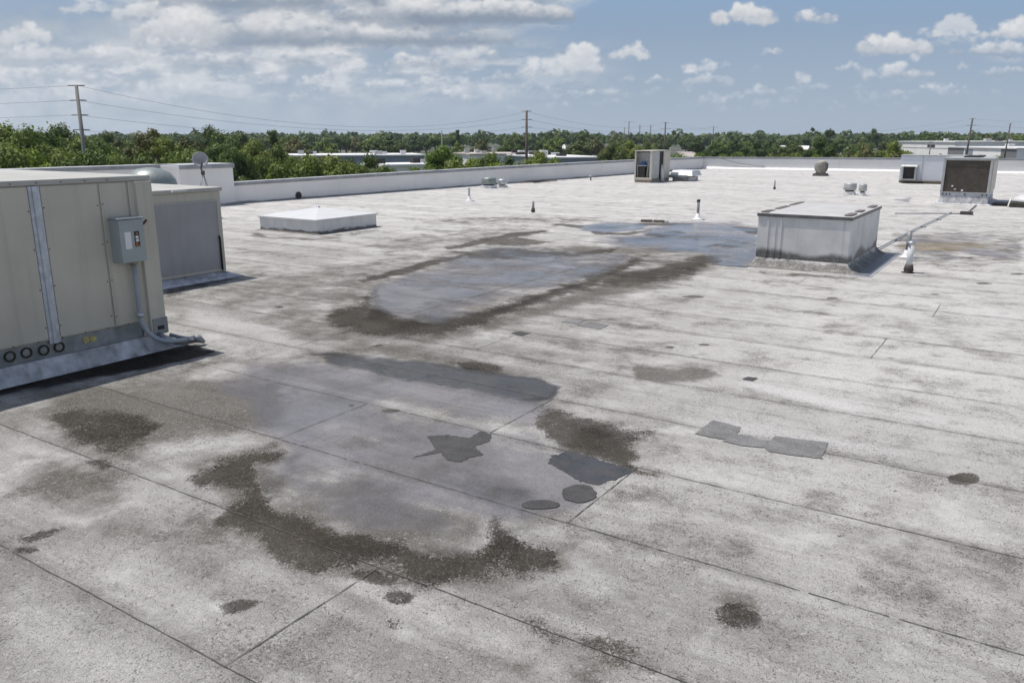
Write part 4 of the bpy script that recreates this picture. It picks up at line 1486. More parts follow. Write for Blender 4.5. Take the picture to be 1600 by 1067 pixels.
o = root('roof_drain_vent', (g_.x, g_.y, 0), 'tiny dark capped vent close to the long parapet', 'roof vent')
w = MB()
w.tube([(g_.x, g_.y, 0), (g_.x, g_.y, .16)], .04, 10)
w.build('pipe', M['pipegrey'], o)
w = MB()
w.lathe([(.06, .14), (.12, .16), (.12, .21), (.05, .27)], (g_.x, g_.y, 0), 12)
w.build('cap', M['greenmetal'], o)


# ------------------------------------------------------------------ roof vents
def cap_vent(px, py, wd, h, label, mat, neckw=.62, square=True, group=None):
    g_ = G(px, py)
    o = root('roof_vent', (g_.x, g_.y, 0), label, 'roof vent', group)
    n_ = 8 if square else 20
    r_ = wd / 2
    w = MB()
    w.frustum((g_.x - r_ * .80, g_.x + r_ * .80, g_.y - r_ * .80, g_.y + r_ * .80, .004), (g_.x - r_ * neckw * 1.1, g_.x + r_ * neckw * 1.1, g_.y - r_ * neckw * 1.1, g_.y + r_ * neckw * 1.1, h * .26))
    w.build('curb', M['cant'], o)
    w = MB()
    w.lathe([(r_ * neckw, h * .24), (r_ * neckw, h * .46)], (g_.x, g_.y, 0), 18)
    w.build('neck', M['dark'], o)
    w = MB()
    w.sm = not square
    w.lathe([(r_ * neckw * 1.02, h * .42), (r_ * .93, h * .37), (r_ * .97, h * .39), (r_ * .97, h * .60), (r_ * .96, h * .86), (r_ * .90, h * .93), (r_ * .3, h)], (g_.x, g_.y, 0), n_)
    cap = w.build('hood', mat, o)
    w = MB()
    w.lathe([(r_ * 1.0, h * .58), (r_ * 1.03, h * .59), (r_ * 1.03, h * .62), (r_ * 1.0, h * .63)], (g_.x, g_.y, 0), n_)
    w.build('hood_band', mat, cap)
    return o


cap_vent(764, 294, .66, .47, 'larger dull metal hood vent of the pair by the long parapet', M['greenmetal'], .68)
cap_vent(785, 293, .46, .37, 'smaller round-capped vent of the pair by the long parapet', M['alu'], .55, False)
cap_vent(1327, 304, .50, .46, 'wider grey metal hood vent of the pair near the coil unit', M['lightmetal'], .66)
cap_vent(1347, 306, .30, .46, 'narrow grey metal hood vent of the pair near the coil unit', M['lightmetal'], .55)

# brown ribbed turbine vent
g_ = G(1282, 275)
o = root('turbine_vent', (g_.x, g_.y, 0), 'weathered tan turbine vent standing before the rear parapet', 'turbine vent')
w = MB()
w.frustum((g_.x - .38, g_.x + .38, g_.y - .38, g_.y + .38, .004), (g_.x - .34, g_.x + .34, g_.y - .34, g_.y + .34, .14))
w.build('curb', M['boot'], o)
w = MB()
w.lathe([(.28, .14), (.28, .26), (.26, .27)], (g_.x, g_.y, 0), 20)
w.build('neck', M['oldalu'], o)
for k in range(18):
    a0 = 2 * PI * k / 18
    w = MB()
    pr = [(.31, .27), (.37, .38), (.38, .60), (.35, .72), (.20, .79)]
    L_, R_ = [], []
    for (rr, hh) in pr:
        for (lst, da_, dr) in ((L_, 0, 0), (R_, .30, -.03)):
            lst.append((g_.x + (rr + dr) * math.cos(a0 + da_), g_.y + (rr + dr) * math.sin(a0 + da_), hh))
    n_ = len(pr)
    vs_ = L_ + R_ + [(x * .98 + g_.x * .02, y * .98 + g_.y * .02, z) for x, y, z in L_ + R_]
    fs_ = [(i, i + 1, n_ + i + 1, n_ + i) for i in range(n_ - 1)] + [(2 * n_ + i, 3 * n_ + i, 3 * n_ + i + 1, 2 * n_ + i + 1) for i in range(n_ - 1)]
    w.add(vs_, fs_)
    w.build('vane', M['oldalu'], o)
w = MB()
w.lathe([(.24, .75), (.26, .79), (.18, .83), (.04, .85)], (g_.x, g_.y, 0), 18)
w.build('top_plate', simple('tan_top_plate', (.45, .38, .30), .5, .1, .2, 8), o)

# ------------------------------------------------------------------ open beige unit near the far corner
x0, x1, y0, y1, zt = -16.85, -15.95, 37.0, 39.3, 1.49
u = root('rooftop_unit', (-16.4, 38.1, 0), 'tall beige rooftop unit with one open side near the far corner', 'air unit')
w = MB()
t_ = .035
w.box(x0, x0 + t_, y0, y1, .16, zt)                       # far side
w.box(x0 + t_ + .001, x1 - .001, y1 - t_, y1, .16, zt)    # back
w.box(x0 + t_ + .001, x1 - .07, y0 + .35, y0 + .38, .16, zt - .05)    # inner bulkhead
w.build('cabinet', M['lightmetal'], u)
w = MB()
w.box(x0 - .02, x1 + .02, y0 - .02, y1 + .02, zt + .001, zt + .045)
w.build('top_cover', M['beige'], u, .005)
w = MB()
for (a, b_) in ((x0 - .001, x0 + .07), (x1 - .10, x1 + .001)):
    w.box(a, b_, y0 - .002, y0 + .06, .14, zt)
w.box(x0 + .071, x1 - .101, y0, y0 + .05, .14, .24)
w.build('front_frame', M['beige'], u, .004)
for (b0, b1, mt) in ((y0 + .062, y0 + .95, 'lightmetal'), (y0 + .97, y0 + 1.45, 'dark'), (y0 + 1.47, y1, 'beige')):
    w = MB()
    w.box(x1 - .04 - (.05 if mt == 'dark' else 0), x1 - (.05 if mt == 'dark' else 0), b0, b1, .17, zt - .01)
    w.build('side_panel' if mt != 'dark' else 'side_opening', M[mt], u, .003)
w = MB()
w.box(x0 + .18, x0 + .52, y0 + .06, y0 + .34, .26, .78)
w.build('compressor_box', M['dark'], u, .01)
w = MB()
w.lathe([(.11, .80), (.11, .98), (.06, 1.0)], (x0 + .40, y0 + .2, 0), 14)
w.build('blue_motor', M['blue'], u)
w = MB()
w.box(x0 + .14, x0 + .60, y0 + .05, y0 + .12, .79, .83)
w.tube([(x0 + .62, y0 + .1, .22), (x0 + .66, y0 + .1, .70), (x0 + .70, y0 + .12, .95), (x0 + .62, y0 + .15, 1.0)], .022, 8)
w.tube([(x0 + .13, y0 + .1, .22), (x0 + .13, y0 + .1, .98)], .022, 8)
w.build('pipework', M['lightmetal'], u)
w = MB()
w.tube([(x1 + .06, y0 + 1.25, .02), (x1 + .05, y0 + 1.2, .5), (x1 + .02, y0 + 1.2, .85)], [.10, .08, .03], 8)
w.build('loose_insulation', M['cant'], u)
w = MB()
w.box(x0 + .02, x1 - .02, y0 + .02, y1 - .02, .004, .135)
w.build('curb', simple('rust_stained_curb', (.30, .25, .21), .8, 0, .45, 6), u)
# low hooded vent beside it
g_ = G(1066, 283)
o = root('hooded_vent', (g_.x, g_.y, 0), 'low white hooded vent just right of the open beige unit', 'roof vent')
w = MB()
w.box(g_.x - .50, g_.x + .50, g_.y - .1, g_.y + .9, .004, .22)
w.build('curb', M['whitedirty'], o, .01)
w = MB()
w.frustum((g_.x - .62, g_.x + .62, g_.y - .25, g_.y + 1.1, .26), (g_.x - .52, g_.x + .52, g_.y - .05, g_.y + 1.0, .53))
w.build('hood', M['whitecap'], o, .01)
w = MB()
w.box(g_.x - .60, g_.x + .35, g_.y - .36, g_.y - .18, .16, .30)
w.build('intake_louvre', M['greenmetal'], o, .02)
w = MB()
w.lathe([(.10, .02), (.15, .06), (.16, .16), (.10, .26), (.03, .29)], (g_.x - .78, g_.y - .25, 0), 14)
w.build('ball_float', M['cant'], o)

# ------------------------------------------------------------------ white unit with hood (far right)
yb = 43.5
u = root('rooftop_unit', (-4.6, 44.5, 0), 'white rooftop unit with a square intake hood behind the brown coil unit', 'air unit')
w = MB()
w.box(-5.82, -3.1, yb, yb + 1.6, .14, 1.29)
w.build('cabinet', simple('pale_white_cabinet', (.60, .62, .66), .45, 0, .06, 2), u, .01)
w = MB()
w.box(-5.85, -3.07, yb - .03, yb + 1.63, 1.293, 1.335)
w.build('top_cover', M['lightmetal'], u, .005)
w = MB()
w.box(-4.86, -4.84, yb - .012, yb - .002, .18, 1.27)
w.build('panel_joint', M['lightmetal'], u)
w = MB()
w.box(-5.80, -3.15, yb - .10, yb + .02, .03, .135)
w.build('base_board', M['wood'], u, .01)
w = MB()
for (a, b_, z0, z1) in ((-5.70, -5.62, .22, .80), (-5.13, -5.05, .22, .80), (-5.70, -5.05, .17, .219), ):
    w.box(a, b_, yb - .34, yb - .005, z0, z1)
hd = w.build('intake_hood', M['lightmetal'], u, .004)
w = MB()
w.frustum((-5.74, -5.01, yb - .40, yb - .004, .802), (-5.72, -5.03, yb - .34, yb - .004, .88))
w.build('hood_top', M['lightmetal'], hd)
w = MB()
w.box(-5.615, -5.135, yb - .20, yb - .18, .222, .798)
w.build('hood_screen', simple('dark_filter', (.035, .03, .032), .7, 0, .3, 20), hd)

# ------------------------------------------------------------------ coil unit
x0, x1, y0, y1, z0, zt = -2.78, -1.36, 30.45, 33.4, .37, 1.49
u = root('condenser_unit', (-2.07, 31.9, 0), 'grey condenser unit with wide brown coil face at the right', 'air unit')
w = MB()
w.box(x0, x1, y0 + .06, y1, z0, zt - .03)
w.build('cabinet', M['lightmetal'], u, .004)
w = MB()
w.box(x0 - .01, x1 + .012, y0 - .004, y1 + .01, zt - .028, zt + .012)
w.build('top_cover', M['lightmetal'], u, .004)
w = MB()
w.box(x0 + .5, x1 - .4, y0 + .9, y0 + 2.6, zt + .015, zt + .06)
w.build('top_grille', M['dark'], u, .01)
w = MB()
w.box(x0, x0 + .075, y0, y0 + .059, z0, zt - .03)
w.box(x1 - .075, x1, y0, y0 + .059, z0, zt - .03)
w.box(x0 + .076, x1 - .076, y0, y0 + .059, z0, z0 + .035)
w.box(x0 + .076, x1 - .076, y0, y0 + .059, zt - .065, zt - .03)
w.build('coil_frame', M['lightmetal'], u, .003)
w = MB()
w.box(x0 + .076, x1 - .076, y0 + .03, y0 + .058, z0 + .036, zt - .066)
coil = w.build('coil', M['coil'], u)
for (px, py, ww, hh) in ((1488, 291, .045, .045), (1492, 296, .05, .03), (1503, 298, .05, .06)):
    r_, _ = ray(px, py)
    t2 = (y0 + .028) / r_.y
    cxx, czz = r_.x * t2, EYE + r_.z * t2
    w = MB()
    w.box(cxx - ww * .6, cxx + ww * .6, y0 + .024, y0 + .029, czz - hh * .4, czz + hh * .6)
    w.build('pale_label', M['sticker'], coil)
for (b0, b1) in ((y0 + .12, y0 + 1.0), (y0 + 1.06, y0 + 1.9), (y0 + 1.96, y1 - .05)):
    w = MB()
    w.box(x1 + .001, x1 + .02, b0, b1, z0 + .04, zt - .08)
    w.build('side_panel', M['beige'], u, .004)
w = MB()
w.box(x0 + .01, x1 - .01, y0 + .02, y1 - .02, .30, z0 - .003)
w.build('base_rail', M['galv'], u, .003)
for xx in (x0 + .08, x0 + .18, x0 + .28, x0 + .72, x1 - .20, x1 - .08):
    w = MB()
    w.box(xx, xx + .03, y0 - .0, y0 + .018, .305, z0 - .01)
    w.build('rail_clip', M['dark'], u)
w = MB()
w.frustum((x0 - .02, x1 + .0, y0 - .02, y1 + .02, .05), (x0 + .02, x1 - .02, y0 + .03, y1 - .03, .298))
w.build('curb', M['whitedirty'], u, .01)
w = MB()
w.frustum((x0 - .16, x1 + .14, y0 - .14, y1 + .2, .004), (x0 - .03, x1 + .02, y0 - .03, y1 + .03, .05))
w.build('curb_flashing', M['whitedirty'], u)
w = MB()
w.box(x1 + .12, x1 + .75, y0 + .1, y0 + 1.2, .05, .058)
w.build('flashing_apron', M['boot'], u)

# dome at the right edge of the view
c = G(1606, 325)
o = root('dome_vent', (c.x, c.y, 0), 'white low domed vent with dark base at the right edge of the roof', 'roof vent')
w = MB()
w.box(c.x - .50, c.x + .50, c.y - .1, c.y + .9, .004, .16)
w.build('curb', simple('mossy_black_base', (.06, .06, .045), .9, 0, .5, 14), o, .02)
w = MB()
w.lathe([(.50, .162), (.54, .20), (.46, .29), (.30, .36), (.05, .39)], (c.x + .05, c.y + .4, 0), 26)
w.build('dome', M['whitecap'], o)
w = MB()
w.tube([(c.x - .54, c.y - .12, .02), (c.x - .50, c.y + .5, .26)], .02, 6)
w.build('brace', M['cant'], o)

# ------------------------------------------------------------------ service pipe across the roof
p1, p2, p3, p4 = G(1372, 391), G(1430, 360), G(1482, 335.5), G(1520, 326)
o = root('service_pipe', (p2.x, p2.y, 0), 'thin grey service pipe lying on the roof between capped box and coil unit', 'pipe')
w = MB()
w.tube([(p1.x, p1.y, .04), (p2.x, p2.y, .04), (p3.x, p3.y, .04), (p3.x + .05, p3.y + .3, .04)], .017, 8)
w.build('pipe_run', M['conduit'], o)
for t_ in (.2, .55, .8):
    q = p1.lerp(p3, t_)
    w = MB()
    w.box(q.x - .07, q.x + .07, q.y - .04, q.y + .04, .003, .022)
    w.build('support_block', M['pipegrey'], o, .005)
q0, q1 = G(1398, 335), G(1510, 335.5)
o = root('service_pipe', (q1.x, q1.y, 0), 'short black cable run with an elbow block in front of the coil unit', 'pipe')
w = MB()
w.tube([(q0.x, q0.y, .03), (q1.x, q1.y, .03), (p4.x, p4.y, .03), (p4.x + .02, p4.y + 1.2, .03)], .018, 6)
w.build('cable', M['pipegrey'], o)
w = MB()
w.box(q1.x - .16, q1.x + .16, q1.y - .12, q1.y + .12, .003, .09)
w.build('elbow_block', M['boot'], o, .01)
# board left in the puddle
a_, b2 = G(1001, 347), G(1044, 348)
o = root('drain_board', (a_.x, a_.y, 0), 'dark board with a pale middle lying at the far side of the puddle', 'board')
w = MB()
L_ = (b2 - a_)
nrm = Vector((-L_.y, L_.x, 0)).normalized() * .22
for (s0, s1, hh, mt, nm) in ((0, .42, .05, 'wood', 'board_end'), (.425, .47, .07, 'cant', 'board_middle'), (.475, .86, .045, 'wood', 'board_end'), (.9, 1.0, .03, 'conduit', 'board_clip')):
    w = MB()
    pa_, pb_ = a_ + L_ * s0, a_ + L_ * s1
    w.add([(q.x, q.y, z_) for z_ in (.003, hh) for q in (pa_, pb_, pb_ + nrm, pa_ + nrm)], [(3, 2, 1, 0), (4, 5, 6, 7), (0, 1, 5, 4), (1, 2, 6, 5), (2, 3, 7, 6), (3, 0, 4, 7)])
    w.build(nm, M[mt], o)
# hose by the wall
rg = random.Random(4)
c = G(838, 286)
w = MB()
pts = []
for k in range(46):
    a = k / 45 * 5.2 * PI
    rr = .55 + .28 * math.sin(k * .7) + k * .006
    pts.append((c.x + rr * .6 * math.cos(a) + (k - 20) * .012, c.y + rr * .9 * math.sin(a) + (k - 20) * .02, .03 + .02 * (k % 5) / 5 + k * .0012))
w.tube(pts, .018, 6)
tag(w.build('hose', M['boot'], None, 0, (c.x, c.y, 0)), 'tangled black hose lying at the foot of the long parapet', 'hose')
# scupper through the wall
g_ = G(457, 312)
yw = g_.y + .3
o = root('scupper', (wall_left_x(yw), yw, .1), 'round black scupper outlet low in the long parapet', 'scupper')
w = MB()
disc(w, (wall_left_x(yw) + .0, yw, .13), (inl[0], inl[1], 0), .0, .10, .05, 18)
w.build('pipe_end', M['black'], o)
w = MB()
disc(w, (wall_left_x(yw) + .0, yw, .13), (inl[0], inl[1], 0), .10, .13, .03, 18)
w.build('collar', M['boot'], o)
# cable that hangs along the rear wall
xa, xb = W(1120, 255, 52.6), W(1192, 264, 52.9)
w = MB()
A_ = Vector((-19.2, wall_back_y(-19.2) - .03, .78))
B_ = Vector((-16.0, wall_back_y(-16.0) - .03, .22))
w.tube([A_.lerp(B_, k / 12) - Vector((0, 0, .10 * math.sin(PI * k / 12))) for k in range(13)], .018, 6)
tag(w.build('cable', M['pipegrey'], None, 0, tuple(A_)), 'grey cable slanting down the rear parapet next to the roof corner', 'cable')

# ------------------------------------------------------------------ the land around
m, nt, b = new_mat('suburban_ground')
geo = nt.new('ShaderNodeNewGeometry')
P = geo.outputs['Position']
n = nt.noise(P, .012, 6, .6)
n2 = nt.noise(P, .25, 6, .65)
c = nt.mix(nt.mapr(n, .46, .54), (.045, .060, .022), (.135, .13, .12))
c = nt.mix(nt.mapr(n2, .45, .65, 0, .6), c, (.075, .080, .040))
nt.l.new(c, b.inputs['Base Color'])
b.inputs['Roughness'].default_value = .95
w = MB()
w.add([(-7000, -7000, GZ), (7000, -7000, GZ), (7000, 7000, GZ), (-7000, 7000, GZ)], [(0, 1, 2, 3)])
tag(w.build('ground', m), kind='structure')
M['asphalt'] = simple('grey_parking_asphalt', (.11, .11, .11), .9, 0, .2, .3)
c0, c1, c2, c3 = W(330, 283, 140), W(470, 280, 140), W(480, 262, 225), W(335, 262, 225)
w = MB()
w.add([(q.x, q.y, GZ + .006) for q in (c0, c1, c2, c3)], [(0, 1, 2, 3)])
tag(w.build('parking_lot', M['asphalt']), kind='structure')


# ---- buildings
def along(px0, px1, d0, d1=None):
    a = W(px0, 215, d0)
    c = W(px1, 215, d1 or d0)
    return Vector((a.x, a.y, 0)), Vector((c.x, c.y, 0))


def block(name, label, px0, px1, d0, d1, depth, h, wallm, roofm, opens=(), cat='building', lip=.4, units=0, seed=0, skip_lip=False):
    """flat roofed shed: front wall from px0 (distance d0) to px1 (d1), going back by depth"""
    a, c = along(px0, px1, d0, d1)
    ux = (c - a)
    L = ux.length
    ux.normalize()
    uy = Vector((-ux.y, ux.x, 0))
    if uy.dot(a) < 0:
        uy = -uy
    o = root(name, (a.x, a.y, GZ), label, cat)

    def bx(w, s0, s1, t0, t1, z0, z1):
        q = [a + ux * s_ + uy * t_ for (s_, t_) in ((s0, t0), (s1, t0), (s1, t1), (s0, t1))]
        w.add([(v.x, v.y, GZ + z_) for z_ in (z0, z1) for v in q], [(3, 2, 1, 0), (4, 5, 6, 7), (0, 1, 5, 4), (1, 2, 6, 5), (2, 3, 7, 6), (3, 0, 4, 7)])
    w = MB()
    bx(w, 0, L, 0, depth, 0, h)
    w.build('wall', wallm, o)
    w = MB()
    bx(w, -lip, L + lip, -lip, depth + lip, h + .01, h + .35)
    rf = w.build('roof', roofm, o)
    rg = random.Random(seed)
    for k in range(units):
        w = MB()
        s_, t_ = rg.uniform(.06, .94) * L, rg.uniform(.2, .8) * depth
        q = rg.uniform(.5, 1.1)
        bx(w, s_ - q, s_ + q, t_ - q, t_ + q, h + .36, h + .36 + rg.uniform(.5, 1.1))
        w.build('roof_unit', rg.choice([M['lightmetal'], M['whitecap'], M['dark']]), rf)
    for (s0, s1, z0, z1, mm, nm) in opens:
        w = MB()
        bx(w, s0 * L, s1 * L, -.06, -.01, z0 * h, z1 * h)
        w.build(nm, mm, o)
    return o


tan = simple('tan_wall', (.30, .24, .19), .85, 0, .12, .4)
whitew = simple('white_wall', (.80, .79, .77), .8, 0, .08, .3)
greyw = simple('blue_grey_wall', (.22, .26, .31), .8, 0, .1, .3)
roofw = simple('white_roof', (.72, .71, .70), .8, 0, .12, .25)
roofp = simple('stained_pale_roof', (.48, .42, .38), .85, 0, .25, .15)
rooff = simple('grey_shingles', (.17, .17, .175), .9, 0, .15, .8)
roofr = simple('red_tiles', (.30, .12, .08), .9, 0, .15, .8)
glass = simple('dark_window_glass', (.03, .035, .04), .15, 0, .1, 1)
doorw = simple('roller_door', (.35, .36, .37), .6, 0, .1, 1)

block('warehouse', 'long low warehouse with tan left wall and grey right wall beyond the left trees', 452, 662, 205, 214, 22, 4.0, greyw, roofw,
      [(0, .34, .02, .96, tan, 'tan_wall_face'), (.62, .69, .05, .6, M['dark'], 'loading_bay'), (.72, .80, .05, .6, M['dark'], 'loading_bay'), (.83, .9, .05, .6, M['dark'], 'loading_bay')], units=9, seed=1)
block('warehouse', 'small pale warehouse left of the bright round tree, just over the parapet', 598, 697, 134, 140, 9, 4.0, whitew, roofw,
      [(.1, .2, .1, .6, M['dark'], 'window'), (.5, .62, .0, .7, doorw, 'roller_door')], units=3, seed=2)
block('warehouse', 'blue grey warehouse with white roof right of the tall middle pole', 868, 945, 186, 190, 40, 4.0, greyw, roofw, [(.1, .25, 0, .6, M['dark'], 'loading_bay'), (.6, .8, .3, .6, glass, 'window')], units=9, seed=3)
block('warehouse', 'long pale shed half hidden by bushes left of the tall middle pole', 735, 838, 215, 220, 20, 4.2, whitew, roofp, [(.3, .4, .2, .6, glass, 'window')], units=5, seed=4)
block('warehouse', 'large white warehouse with upper storey at the right, left of the leaning pole', 1405, 1494, 345, 300, 40, 6.9, whitew, roofw,
      [(.02, .98, .66, .70, M['lightmetal'], 'wall_band'), (.55, .68, .72, .86, M['dark'], 'vent_opening'), (.2, .3, 0, .4, doorw, 'roller_door')], units=4, seed=5)
block('warehouse', 'low white shop building with dark sloped end at the right edge', 1484, 1592, 288, 246, 30, 5.3, whitew, roofw,
      [(.0, .26, .1, .96, rooff, 'dark_awning'), (.28, .40, .3, .9, greyw, 'window_bank'), (.80, 1.0, .0, .98, rooff, 'dark_gable'), (.5, .6, .1, .6, glass, 'window')], units=3, seed=6)


def house(px, d, wd, h, label, wallm, roofm, seed):
    a = W(px, 215, d)
    o = root('house', (a.x, a.y, GZ), label, 'house')
    ang = random.Random(seed).uniform(-.6, .6)
    ang += YAW
    wd *= .72
    h *= .8
    ux = Vector((math.cos(ang), math.sin(ang), 0))
    uy = Vector((-ux.y, ux.x, 0))
    dp = wd * .65
    A = Vector((a.x, a.y, 0))

    def P3(s_, t_, z_):
        q = A + ux * s_ + uy * t_
        return (q.x, q.y, GZ + z_)
    w = MB()
    w.add([P3(-wd / 2, -dp / 2, 0), P3(wd / 2, -dp / 2, 0), P3(wd / 2, dp / 2, 0), P3(-wd / 2, dp / 2, 0), P3(-wd / 2, -dp / 2, h), P3(wd / 2, -dp / 2, h), P3(wd / 2, dp / 2, h), P3(-wd / 2, dp / 2, h),
           P3(-wd / 2, 0, h + dp * .3), P3(wd / 2, 0, h + dp * .3)],
          [(0, 1, 5, 4), (2, 3, 7, 6), (1, 2, 6, 9, 5), (3, 0, 4, 8, 7)])
    w.build('wall', wallm, o)
    w = MB()
    e = .5
    r0, r1 = h - .12, h + dp * .3 + .15
    for sgn in (-1, 1):
        w.add([P3(-wd / 2 - e, sgn * (dp / 2 + e), r0), P3(wd / 2 + e, sgn * (dp / 2 + e), r0), P3(wd / 2 + e, 0, r1), P3(-wd / 2 - e, 0, r1),
               P3(-wd / 2 - e, sgn * (dp / 2 + e), r0 + .15), P3(wd / 2 + e, sgn * (dp / 2 + e), r0 + .15), P3(wd / 2 + e, 0, r1 + .15), P3(-wd / 2 - e, 0, r1 + .15)],
              [(0, 1, 2, 3), (4, 5, 6, 7), (0, 1, 5, 4), (1, 2, 6, 5), (0, 3, 7, 4)])
    w.build('roof', roofm, o)
    for s_ in (-.3, .05, .3):
        w = MB()
        s0 = s_ * wd
        w.add([P3(s0, -dp / 2 - .05, h * .35), P3(s0 + 1.1, -dp / 2 - .05, h * .35), P3(s0 + 1.1, -dp / 2 - .05, h * .75), P3(s0, -dp / 2 - .05, h * .75)], [(0, 1, 2, 3)])
        w.build('window', glass, o)
    return o


for i, (px, d, wd, h, lab, wm, rm) in enumerate([
        (1172, 640, 16, 4.2, 'house with a pinkish roof far off in the trees right of centre', whitew, simple('pink_roof', (.55, .30, .27), .8, 0, .1, .5)),
        (1243, 330, 14, 4.0, 'white walled house between trees just left of the wide round tree', whitew, roofw),
        (1073, 260, 9, 3.4, 'small pale house right behind the open beige unit', whitew, roofp),
        (1100, 330, 8, 3.4, 'small house among bushes right of the open unit', whitew, rooff),
        (1345, 320, 12, 3.6, 'pale house in the trees right of the wide round tree', tan, roofp),
        (868, 420, 12, 4.0, 'white house behind trees right of the tall middle pole', whitew, roofw),
        (1200, 560, 13, 4.0, 'distant white house in the wooded plain', whitew, roofr),
        (395, 250, 10, 3.6, 'small gabled house with white roof beyond the parking lot', tan, roofw),
        (305, 330, 12, 4.0, 'white house glimpsed over the trees behind the dish', whitew, roofw),
        (1545, 420, 18, 4.5, 'grey roofed house behind the white shop building', whitew, rooff),
        (755, 330, 10, 4.2, 'small bright house in the trees left of the tall middle pole', whitew, rooff)]):
    house(px, d, wd, h, lab, wm, rm, i)

# ---- parked cars beyond the low parapet
def car(px, py_, d, col, label, ang, group='cars parked beyond the parapet'):
    a = W(px, 215, d)
    A = Vector((a.x, a.y, GZ))
    o = root('parked_car', A, label, 'car', group)
    ux = Vector((math.cos(ang), math.sin(ang), 0))
    uy = Vector((-ux.y, ux.x, 0))
    body = [(-2.2, .35), (2.2, .35), (2.25, .75), (1.3, .95), (.7, 1.42), (-.9, 1.45), (-1.7, 1.0), (-2.2, .92)]
    w = MB()
    w.prism(body, A - uy * .85, ux, (0, 0, 1), uy * 1.7)
    w.build('body', col, o, .08)
    for sgn in (-1, 1):
        w = MB()
        w.prism([(-1.5, 1.0), (1.05, 1.0), (.62, 1.35), (-.85, 1.38)], A + uy * (sgn * .862) - uy * .006, ux, (0, 0, 1), uy * .012)
        w.build('side_window', glass, o)
    w = MB()
    w.prism([(0, -.7), (0, .7), (.5, .6), (.5, -.6)], A + ux * 1.26 + Vector((0, 0, 1.0)), (ux * -1.0 + Vector((0, 0, .78))), uy, (.02 * ux.x, .02 * ux.y, .03))
    w.build('windscreen', glass, o)
    for sx_ in (-1.35, 1.35):
        for sy_ in (-.80, .80):
            w = MB()
            w.lathe([(.12, -.1), (.33, -.1), (.33, .1), (.12, .1)], A + ux * sx_ + uy * sy_ + Vector((0, 0, .33)), 14, axis=tuple(uy))
            w.build('wheel', M['black'], o)
    return o


cw = simple('white_car_paint', (.70, .70, .70), .25, 0, .03, 1)
cb = simple('dark_blue_car_paint', (.04, .05, .08), .25, 0, .03, 1)
cs = simple('silver_car_paint', (.38, .39, .40), .3, .4, .03, 1)
cr = simple('red_car_paint', (.28, .03, .03), .3, 0, .03, 1)
for (px, d, col, lab, an) in [(360, 165, cw, 'white car parked nearest the wall pier', .5), (367, 190, cs, 'silver car in the second parked row near the wall pier', .5), (383, 172, cb, 'dark blue car parked beside the white one', .6),
                              (397, 200, cr, 'red car parked in the back row', .5), (405, 165, cs, 'silver car parked in the middle of the front row', .5), (424, 175, cw, 'white car parked right of the silver one in front', .6),
                              (378, 215, cw, 'white car at the rear edge of the parking lot', .4)]:
    car(px, 0, d, col, lab, an)
c = W(1581, 244, 150)
car(1581, 0, 225, simple('bright_blue_car_paint', (.06, .25, .60), .3, 0, .03, 1), 'bright blue car at the right edge before the shop building', .9)


# ---- power poles and their wires
def upole(px, ytop, d, r_, mat, label, arms=(), name='utility_pole', lean=0.0, tcap=False):
    t_ = W(px, ytop, d)
    dir_ = Vector((math.cos(YAW), math.sin(YAW), 0))
    base = Vector((t_.x, t_.y, GZ)) + dir_ * lean
    o = root(name, base, label, 'utility pole')
    w = MB()
    w.tube([base, t_], [r_ * 1.35, r_ * .8], 10)
    w.build('pole', mat, o)
    for (ya, half) in arms:
        p_ = W(px, ya, d)
        f_ = (t_.z - p_.z) / (t_.z - base.z)
        q_ = t_.lerp(base, f_)
        w = MB()
        w.tube([q_ - dir_ * half, q_ + dir_ * half], .05, 6)
        ar = w.build('crossarm', M['pipegrey'], o)
        for sgn in (-1, 1):
            w = MB()
            e_ = q_ + dir_ * (half * sgn)
            w.lathe([(.02, 0), (.06, .03), (.04, .08), (.06, .12), (.02, .15)], e_, 8, axis=tuple(dir_ * sgn))
            w.build('insulator', M['oldalu'], ar)
    return o, t_, base


def wire(pa_, pb_, sag, r_, name='power_line', label='', group=None, mat=None):
    w = MB()
    pts_ = []
    for k in range(25):
        t_ = k / 24
        q = pa_.lerp(pb_, t_)
        q.z -= sag * 4 * t_ * (1 - t_)
        pts_.append(q)
    w.tube(pts_, r_, 5, False)
    return tag(w.build(name, mat or M['wire'], None, 0, tuple(pa_)), label, 'power line', group)


upole(119, 133, 68, .16, M['poleconc'], 'tall pale concrete pole nearest at the left with four side arms', [(134, .55), (157, .55), (180, .55), (203, .55)], lean=-.1)
upole(823, 173, 112, .18, M['polewood'], 'tall dark timber pole in the middle of the view', [(174, .5), (187, .55), (199, .55)])
upole(1040, 191, 210, .18, M['polewood'], 'timber pole with crossarm just behind the open beige unit', [(192, .6), (201, 1.2)])
upole(1520, 185, 165, .18, M['polewood'], 'leaning dark timber pole right of the white warehouse', [(186, .4), (196, .9)], lean=-.5)
upole(1579, 193, 205, .17, M['polewood'], 'rightmost timber pole, rising behind the shop building', [(194, .3)], lean=-.4)
upole(690, 204, 150, .14, M['poleconc'], 'slim pale pole beside the bright round tree', [(212, .4)])
upole(327, 194, 170, .14, M['polewood'], 'small pole with short crossarm rising from trees above the satellite dish', [(196, .8), (199, .6)])
upole(983, 190, 330, .18, M['polewood'], 'distant T-shaped pole left of the open beige unit', [(191, 2.2)])
upole(1115, 198, 420, .20, M['polewood'], 'distant T-shaped pole right of the open beige unit', [(199, 2.6)])
upole(1000, 195, 320, .16, M['polewood'], 'distant bare pole left of the open beige unit', [(199, .7)])
upole(1017, 195, 340, .16, M['polewood'], 'second distant bare pole above the open beige unit', [(199, .7)])
upole(976, 199, 420, .16, M['polewood'], 'faint distant pole farthest left of the distant group', [(201, .6)])
